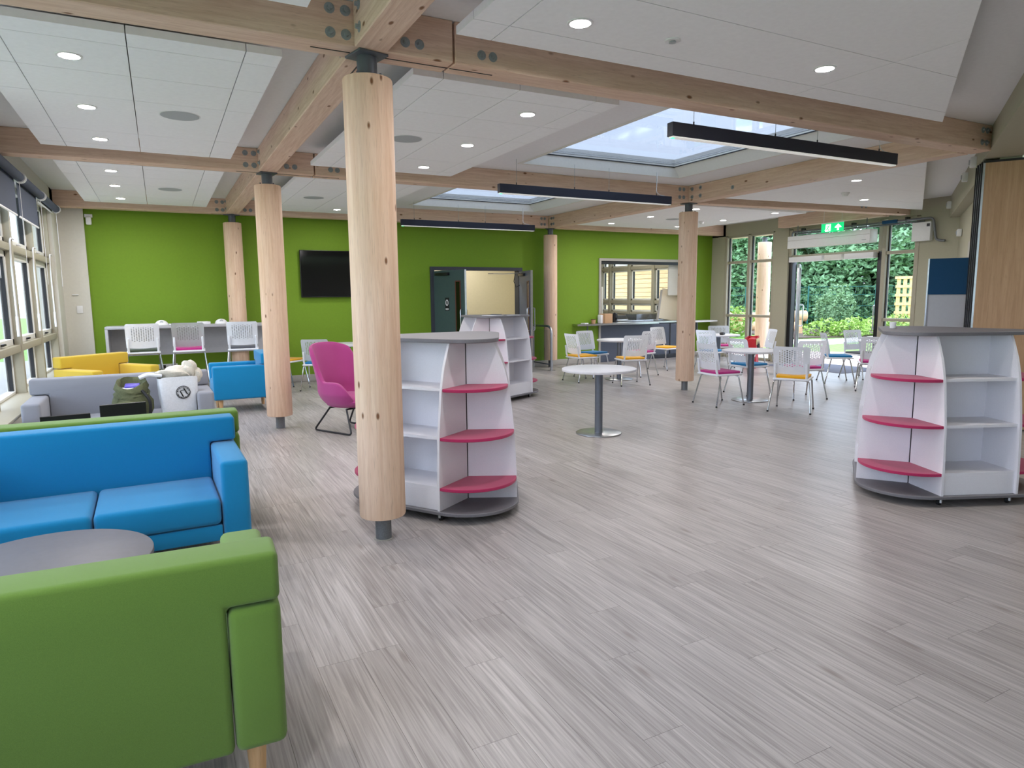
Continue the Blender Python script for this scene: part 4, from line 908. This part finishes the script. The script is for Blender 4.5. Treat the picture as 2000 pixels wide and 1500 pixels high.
# ================================================================== BAGS ON THE GREY SOFA
def blob(bm, c, s, seed, amp=.12, n=3):
    rd = random.Random(seed); g = bmesh.ops.create_icosphere(bm, subdivisions=n, radius=1)
    ph = [(rd.uniform(2, 5), rd.uniform(2, 5), rd.uniform(2, 5), rd.uniform(0, 6)) for _ in range(5)]
    for v in g['verts']:
        p = v.co.copy(); k = 1+amp*sum(math.sin(a*p.x+b*p.y+c_*p.z+d_) for a, b, c_, d_ in ph)/2.5
        v.co = Vector((c[0]+p.x*s[0]*k, c[1]+p.y*s[1]*k, c[2]+p.z*s[2]*k))
    return bm
t = thing('tote_bag', 'white cotton tote bag with round black emblem, stuffed with cloth', 'bag', (.10, 7.40, .449), R(8))
bm = bmesh.new(); nn = 16
for lvl in range(7):
    q = lvl/6; rx, ry = .155+.025*q, .075+.02*math.sin(q*3)
    for k in range(nn*2):
        a = 2*math.pi*k/(nn*2); c, s = math.cos(a), math.sin(a); e = .35
        bm.verts.new((rx*math.copysign(abs(c)**e, c)+.004*math.sin(7*a+lvl), ry*math.copysign(abs(s)**e, s)+.006*math.sin(5*a+2*lvl), .36*q+.006*math.sin(3*a)*q))
bm.verts.ensure_lookup_table(); m2 = nn*2
for l in range(6):
    for k in range(m2): bm.faces.new((bm.verts[l*m2+k], bm.verts[l*m2+(k+1) % m2], bm.verts[(l+1)*m2+(k+1) % m2], bm.verts[(l+1)*m2+k]))
bm.faces.new([bm.verts[k] for k in range(m2)]); ob('body', bm, 'bag_white', t)
for s in (0,):
    ob('emblem_ring', T([(.03+.062*math.cos(R(12*k)), -.102, .21+.062*math.sin(R(12*k))) for k in range(30)], .0035, 5, True), 'ink_black', t)
    for k in range(26):
        a = R(360/26*k); ob('emblem_letter', B((.03+.052*math.cos(a), -.104, .21+.052*math.sin(a)), (.010, .003, .005 if k % 3 else .009), 0, 2, 0, 0, -a+R(90)), 'ink_black', t) if k % 13 else None
    ob('emblem_tool', T([(.003, -.104, .222), (.028, -.104, .166)], .006, 6), 'ink_black', t); ob('emblem_tool', T([(.036, -.104, .25), (.066, -.104, .19)], .006, 6), 'ink_black', t); ob('emblem_bar', T([(.004, -.104, .226), (.045, -.104, .235)], .003, 6), 'ink_black', t)
cb = blob(bmesh.new(), (-.02, .0, .39), (.15, .085, .07), 3, .2); blob(cb, (.11, .01, .42), (.07, .06, .09), 5, .25); ob('cloth_contents', cb, 'cloth_cream', t)
cb = blob(bmesh.new(), (.18, .02, .36), (.055, .05, .07), 8, .25); ob('cloth_contents', cb, 'cloth_cream', t)
for s in (-1, 1): ob('strap', T(fillet([(-.14, s*.05, .38), (-.26, s*.03, .40), (-.33, s*.02, .37)], .05), .018, 8), 'bag_white', t)
t = thing('rucksack', 'open olive green rucksack leaning on the grey sofa', 'bag', (-.30, 7.38, .449), R(-6))
bm = bmesh.new(); rings = []
prof = [(.0, .15, .11), (.06, .175, .13), (.14, .175, .13), (.2, .15, .115), (.235, .155, .12), (.26, .135, .105), (.285, .15, .115), (.31, .135, .10), (.335, .125, .095), (.33, .10, .075), (.28, .095, .07), (.24, .085, .06)]
for l, (z, rx, ry) in enumerate(prof):
    rings.append([bm.verts.new((rx*math.cos(2*math.pi*k/28)*(1+.05*math.sin(3*k+l)), ry*math.sin(2*math.pi*k/28)*(1+.06*math.sin(2*k+1.7*l)), z+.012*math.sin(2*math.pi*k/28*2+l)+(.05*math.sin(2*math.pi*k/28) if z > .2 else 0))) for k in range(28)])
for A_, D_ in zip(rings, rings[1:]):
    for k in range(28): bm.faces.new((A_[k], A_[(k+1) % 28], D_[(k+1) % 28], D_[k]))
bm.faces.new(rings[0][::-1]); bm.faces.new(rings[-1])
ob('body', fin(bm, 70), 'bag_olive', t); ob('front_pocket', blob(bmesh.new(), (-.03, -.12, .09), (.12, .05, .08), 11, .1), 'bag_olive', t)
ob('purple_folder', B((.01, -.01, .29), (.13, .08, .04), .01, 2, 0, R(20)), 'purple_item', t); ob('white_sheet', B((-.01, -.05, .275), (.14, .03, .012), .003, 1, 0, R(30)), 'paper_white', t)
ob('strap', T(fillet([(.1, -.1, .26), (.17, -.13, .16), (.16, -.12, .02)], .05), .014, 6), 'black_rubber', t)
for x, y, rz, lab, zz, hgt in [(-.74, 6.42, 4, 'black laptop at the left on the low table', .50, .14), (-.34, 6.50, 6, 'black laptop at the right, in front of the rucksack', .50, .19)]:
    t = thing('laptop', lab, 'laptop', (x, y, zz), R(rz), 'black laptops'); ob('keyboard_base', B((0, .06, .009), (.34, .22, .018), .004), 'black_metal', t)
    s = ob('lid', B((0, -.05, .018+hgt/2), (.34, .012, hgt), .003, 1, 0, R(8)), 'black_metal', t); ob('screen', B((0, -.043, .02+hgt/2), (.31, .004, hgt-.03), 0, 1, 0, R(8)), 'tv_black', s)
t = thing('leaflet', 'dark leaflet lying on the middle bookcase top', 'leaflet', (4.45, 9.15, 1.278), R(30)); ob('sheet', B((0, 0, .004), (.30, .2, .006), .001), 'paper_white', t); ob('cover', B((.1, .03, .012), (.12, .18, .006), .001, 1, 0, 0, R(-4)), 'counter_dark', t)
tag(ob('paper', B((4.75, 9.05, 1.282), (.2, .14, .004), .001, 1, R(-20)), 'paper_white'), 'white sheet of paper on the middle bookcase top', 'paper')
tag(ob('white_cup', Cy((5.33, 3.44, 1.279), .022, .05, 16, .026), 'plastic_white'), 'small white cup standing on the right bookcase top', 'cup')

# ================================================================== OUTDOORS
struct(ob('ground', B((0, 0, -.16), (160, 160, .1)), 'lawn'), 'green lawn around the building')
dv = Vector((.797, .604)); lv = Vector((-.604, .797))
def op(s, l): q = dv*s+lv*l; return (q.x, q.y)
struct(ob('paving', P([(XE+.02, 5), op(21.5, -9), op(20.3, 0), op(19.6, 6), (XE+.02, 19)], -.13, -.03), 'paving_pink'), 'pale pink paving outside the entrance')
struct(ob('bounce_paving', Bx(-7.5, XL-.31, -8, 22, -.13, -.04), 'bounce_grey'), 'added grey ground outside the left windows, curbs green bounce')  # added paving, so the lawn bounces less green onto the ceiling
struct(ob('garden_path', P([op(22.6, 6), op(24.2, 0), op(30, -3.6), op(32.5, -3.9), op(26.2, .0), op(24.0, 6)], -.12, -.06), 'path_pale'), 'pale footpath crossing the lawn')
struct(ob('plant_bed', P([op(26.8, 1.2), op(30.5, -3.2), op(36, -4.5), op(34, 4), op(30, 3.4)], -.12, -.05), 'soil'), 'bare soil bed under the shrubs')
def leaves(n, c, s, size, rd, shell=.75):
    vs, fs = [], []
    for _ in range(n):
        while True:
            p = Vector((rd.uniform(-1, 1), rd.uniform(-1, 1), rd.uniform(-1, 1)))
            if 1e-3 < p.length <= 1: break
        p = p.normalized()*(shell+(1-shell)*p.length if rd.random() < .8 else p.length)
        lump = 1+.13*math.sin(5*p.x+c[0])*math.sin(4*p.y+c[1])+.1*math.sin(7*p.z+c[0]*2)
        q = Vector((c[0]+p.x*s[0]*lump, c[1]+p.y*s[1]*lump, c[2]+p.z*s[2]*lump))
        a = Vector((rd.gauss(0, 1), rd.gauss(0, 1), rd.gauss(0, .6))).normalized(); b = a.cross(Vector((rd.gauss(0, 1), rd.gauss(0, 1), rd.gauss(0, 1)))).normalized()
        k = size*rd.uniform(.6, 1.3); i = len(vs); vs += [q-a*k, q+b*k*.45, q+a*k, q-b*k*.45]; fs.append((i, i+1, i+2, i+3))
    return vs, fs
def crown(name, blobs, n, size, mat, par, seed):
    rd = random.Random(seed); V, Fc = [], []
    for c, s in blobs:
        v, fc = leaves(int(n*s[0]*s[2]), c, s, size, rd); o0 = len(V); V += v; Fc += [tuple(i+o0 for i in q) for q in fc]
    me = bpy.data.meshes.new(name); me.from_pydata(V, [], Fc); me.materials.append(M[mat])
    o = bpy.data.objects.new(name, me); C.objects.link(o); o.parent = par; return o
def tree(lab, x, y, h, wd, mat, seed, n=520, low=.1):
    rd = random.Random(seed); t = thing('tree', lab, 'tree', (x, y, -.1), 0, 'trees behind the garden fence')
    bb = [((rd.uniform(-.4, .4)*wd, rd.uniform(-.3, .3)*wd, h*(low+(.9-low)*k/5)), (wd*rd.uniform(.55, .8), wd*rd.uniform(.5, .7), h*.19)) for k in range(6) for _ in (0, 1)]
    crown('crown', bb, n, .17, mat, t, seed); tr = T([(0, 0, 0), (.1, .05, h*.3), (-.05, 0, h*.7)], .13, 8); ob('trunk', tr, 'bark', t)
TL = [(37.5, 7.5, 4.9, 2.4, 'leaf_dark', 'dark tree farthest left beyond the fence'), (37, 4.6, 5.0, 2.2, 'leaf_mid', 'mid green tree seen through the left glazing'), (39, 3.0, 5.3, 2.6, 'leaf_dark', 'tall dark tree behind the left door jamb'), (37.3, 2.0, 3.6, 2.0, 'leaf_mid', 'bushy tree just right of the left door jamb'),
      (37.3, -.4, 4.4, 2.2, 'leaf_mid', 'bushy tree in the middle of the door opening'), (40, .6, 5.0, 2.6, 'leaf_dark', 'tall dark tree behind the middle of the door'), (37.3, -2.9, 4.2, 2.1, 'leaf_mid', 'bushy tree at the right of the door opening'), (40, -3.0, 5.7, 2.8, 'leaf_dark', 'tall dark tree behind the right of the door'),
      (37.3, -5.6, 5.2, 2.3, 'leaf_grey', 'grey green tree seen through the sidelight'), (40, -7.2, 5.4, 2.8, 'leaf_mid', 'tall tree at the right end beyond the sidelight'), (40, 6.0, 5.2, 2.6, 'leaf_dark', 'tall dark tree behind the left glazing')]
for k, (s, l, h_, wd, mt, lab) in enumerate(TL): tree(lab, *op(s, l), h_, wd, mt, 40+k)
for k, (s, l, r1, h_, mt, lab) in enumerate([(28.4, .2, .8, .66, 'leaf_lime', 'leafy lime shrub at the left end of the bed'), (28.6, -.75, .85, .7, 'leaf_lime', 'leafy lime shrub second from the left in the bed'), (29.4, -1.7, .9, .74, 'leaf_lime', 'leafy lime shrub in the middle of the bed'), (29.6, -2.3, .8, .78, 'leaf_lime', 'leafy lime shrub right of the door centre'), (31.4, -4.2, .8, .9, 'leaf_lime', 'leafy lime shrub behind the right door handle'),
                                        (27.5, 3.5, 1.0, 1.1, 'leaf_lime', 'lime shrub seen low through the left glazing'), (27.6, 5.2, 1.1, 1.1, 'leaf_lime', 'lime shrub at the far left of the glazing'), (31.5, -.2, .9, 1.9, 'leaf_grey', 'taller grey green shrub behind the lime shrubs'), (31.6, -5.6, .9, 1.2, 'leaf_grey', 'low green shrub behind the sidelight')]):
    t = thing('shrub', lab, 'shrub', (*op(s, l), -.1), 0, 'shrubs in the plant bed')
    crown('foliage', [((0, 0, h_*.5), (r1*.75, r1*.75, h_*.55)), ((.3*r1, -.2*r1, h_*.55), (r1*.5, r1*.5, h_*.5)), ((-.35*r1, .2*r1, h_*.45), (r1*.5, r1*.5, h_*.45))], 1300, .075, mt, t, 90+k)
    ob('stems', T([(0, 0, 0), (.02, .03, h_*.6)], .02, 6), 'bark', t)
fa = math.atan2(lv.y, lv.x)
t = thing('mesh_fence', 'dark green welded mesh fence in front of the trees', 'fence', (*op(33.5, 0), -.1), fa)
for k in range(-4, 5): ob('post', B((k*2.7+.9, 0, 1.0), (.07, .06, 2.0)), 'fence_green', t)
wm = bmesh.new()
for z in (.1, .6, 1.1, 1.6, 1.95): box(wm, (.9, 0, z), (21.6, .012, .02))
for k in range(216): box(wm, (-9.9+k*.1, .01, 1.0), (.006, .006, 1.95))
o = ob('wire_mesh', fin(wm, None), 'fence_green', t); o['kind'] = 'stuff'
for k, (s, l, L, z, a, lab) in enumerate([(31.6, 2.9, 3.2, .22, 4, 'long peeled log lying at the left of the garden'), (32.0, 3.2, 4.0, .62, 2, 'upper peeled log lying behind the first log'), (29.9, 1.1, .55, .75, 20, 'short log end standing proud among the shrubs')]):
    t = thing('garden_log', lab, 'log', (*op(s, l), z-.1), fa+R(a), 'peeled logs'); ob('trunk', Cy((-L/2, 0, 0), .22, L, 18, axis='x', bev=.03), 'log_wood', t); ob('rest', B((0, 0, -z/2-.05), (.2, .3, max(.06, z-.2))), 'log_wood', t)
t = thing('pallet_planter', 'pale timber pallet screen standing in the garden at right', 'planter', (*op(30.4, -2.95), -.1), fa+R(-14))
for k in range(6): ob('slat', B((-.55+k*.22, 0, 1.15), (.13, .03, 2.1)), 'pallet_wood', t)
for k in range(7): ob('rail', B((0, .04, .2+k*.34), (1.3, .04, .11)), 'pallet_wood', t)
ob('top_rail', B((0, 0, 2.24), (1.36, .14, .1)), 'pallet_wood', t)
# canopy edge over the entrance
struct(ob('trim_8', Bx(13.3, 13.5, 5.5, 13.5, 3.0, 3.25), 'beam_wood'), 'timber canopy edge outside the entrance')
# timber clad building behind the kitchen
t = thing('clad_building', 'timber clad building with white fascia seen through the kitchen window', 'building', (15.6, 22.6, -.1))
for k in range(17): ob('board', B((.012*(k % 2), 0, .16*k+.08), (.06, 10, .152), .006, 1), 'cladding_wood', t)
ob('core', B((.8, 0, 1.35), (1.4, 9.9, 2.7)), 'black_metal', t); ob('fascia', B((-.1, 0, 2.83), (.3, 10.1, .2)), 'frame_white', t); ob('roof', B((.7, 0, 2.98), (2.0, 10.2, .1)), 'shelf_grey', t)
# trees outside the left windows
for k, (x, y, h_, wd, mt, lab) in enumerate([(-9, 17, 6, 2.4, 'leaf_mid', 'mid green tree outside the left windows, near the green wall'), (-8, 24, 6, 2.6, 'leaf_dark', 'dark tree outside the left windows, farther off'), (-11, 11, 5, 2.2, 'leaf_grey', 'grey green tree outside the left windows, nearer the camera')]):
    tree(lab, x, y, h_, wd, mt, 140+k, 300);
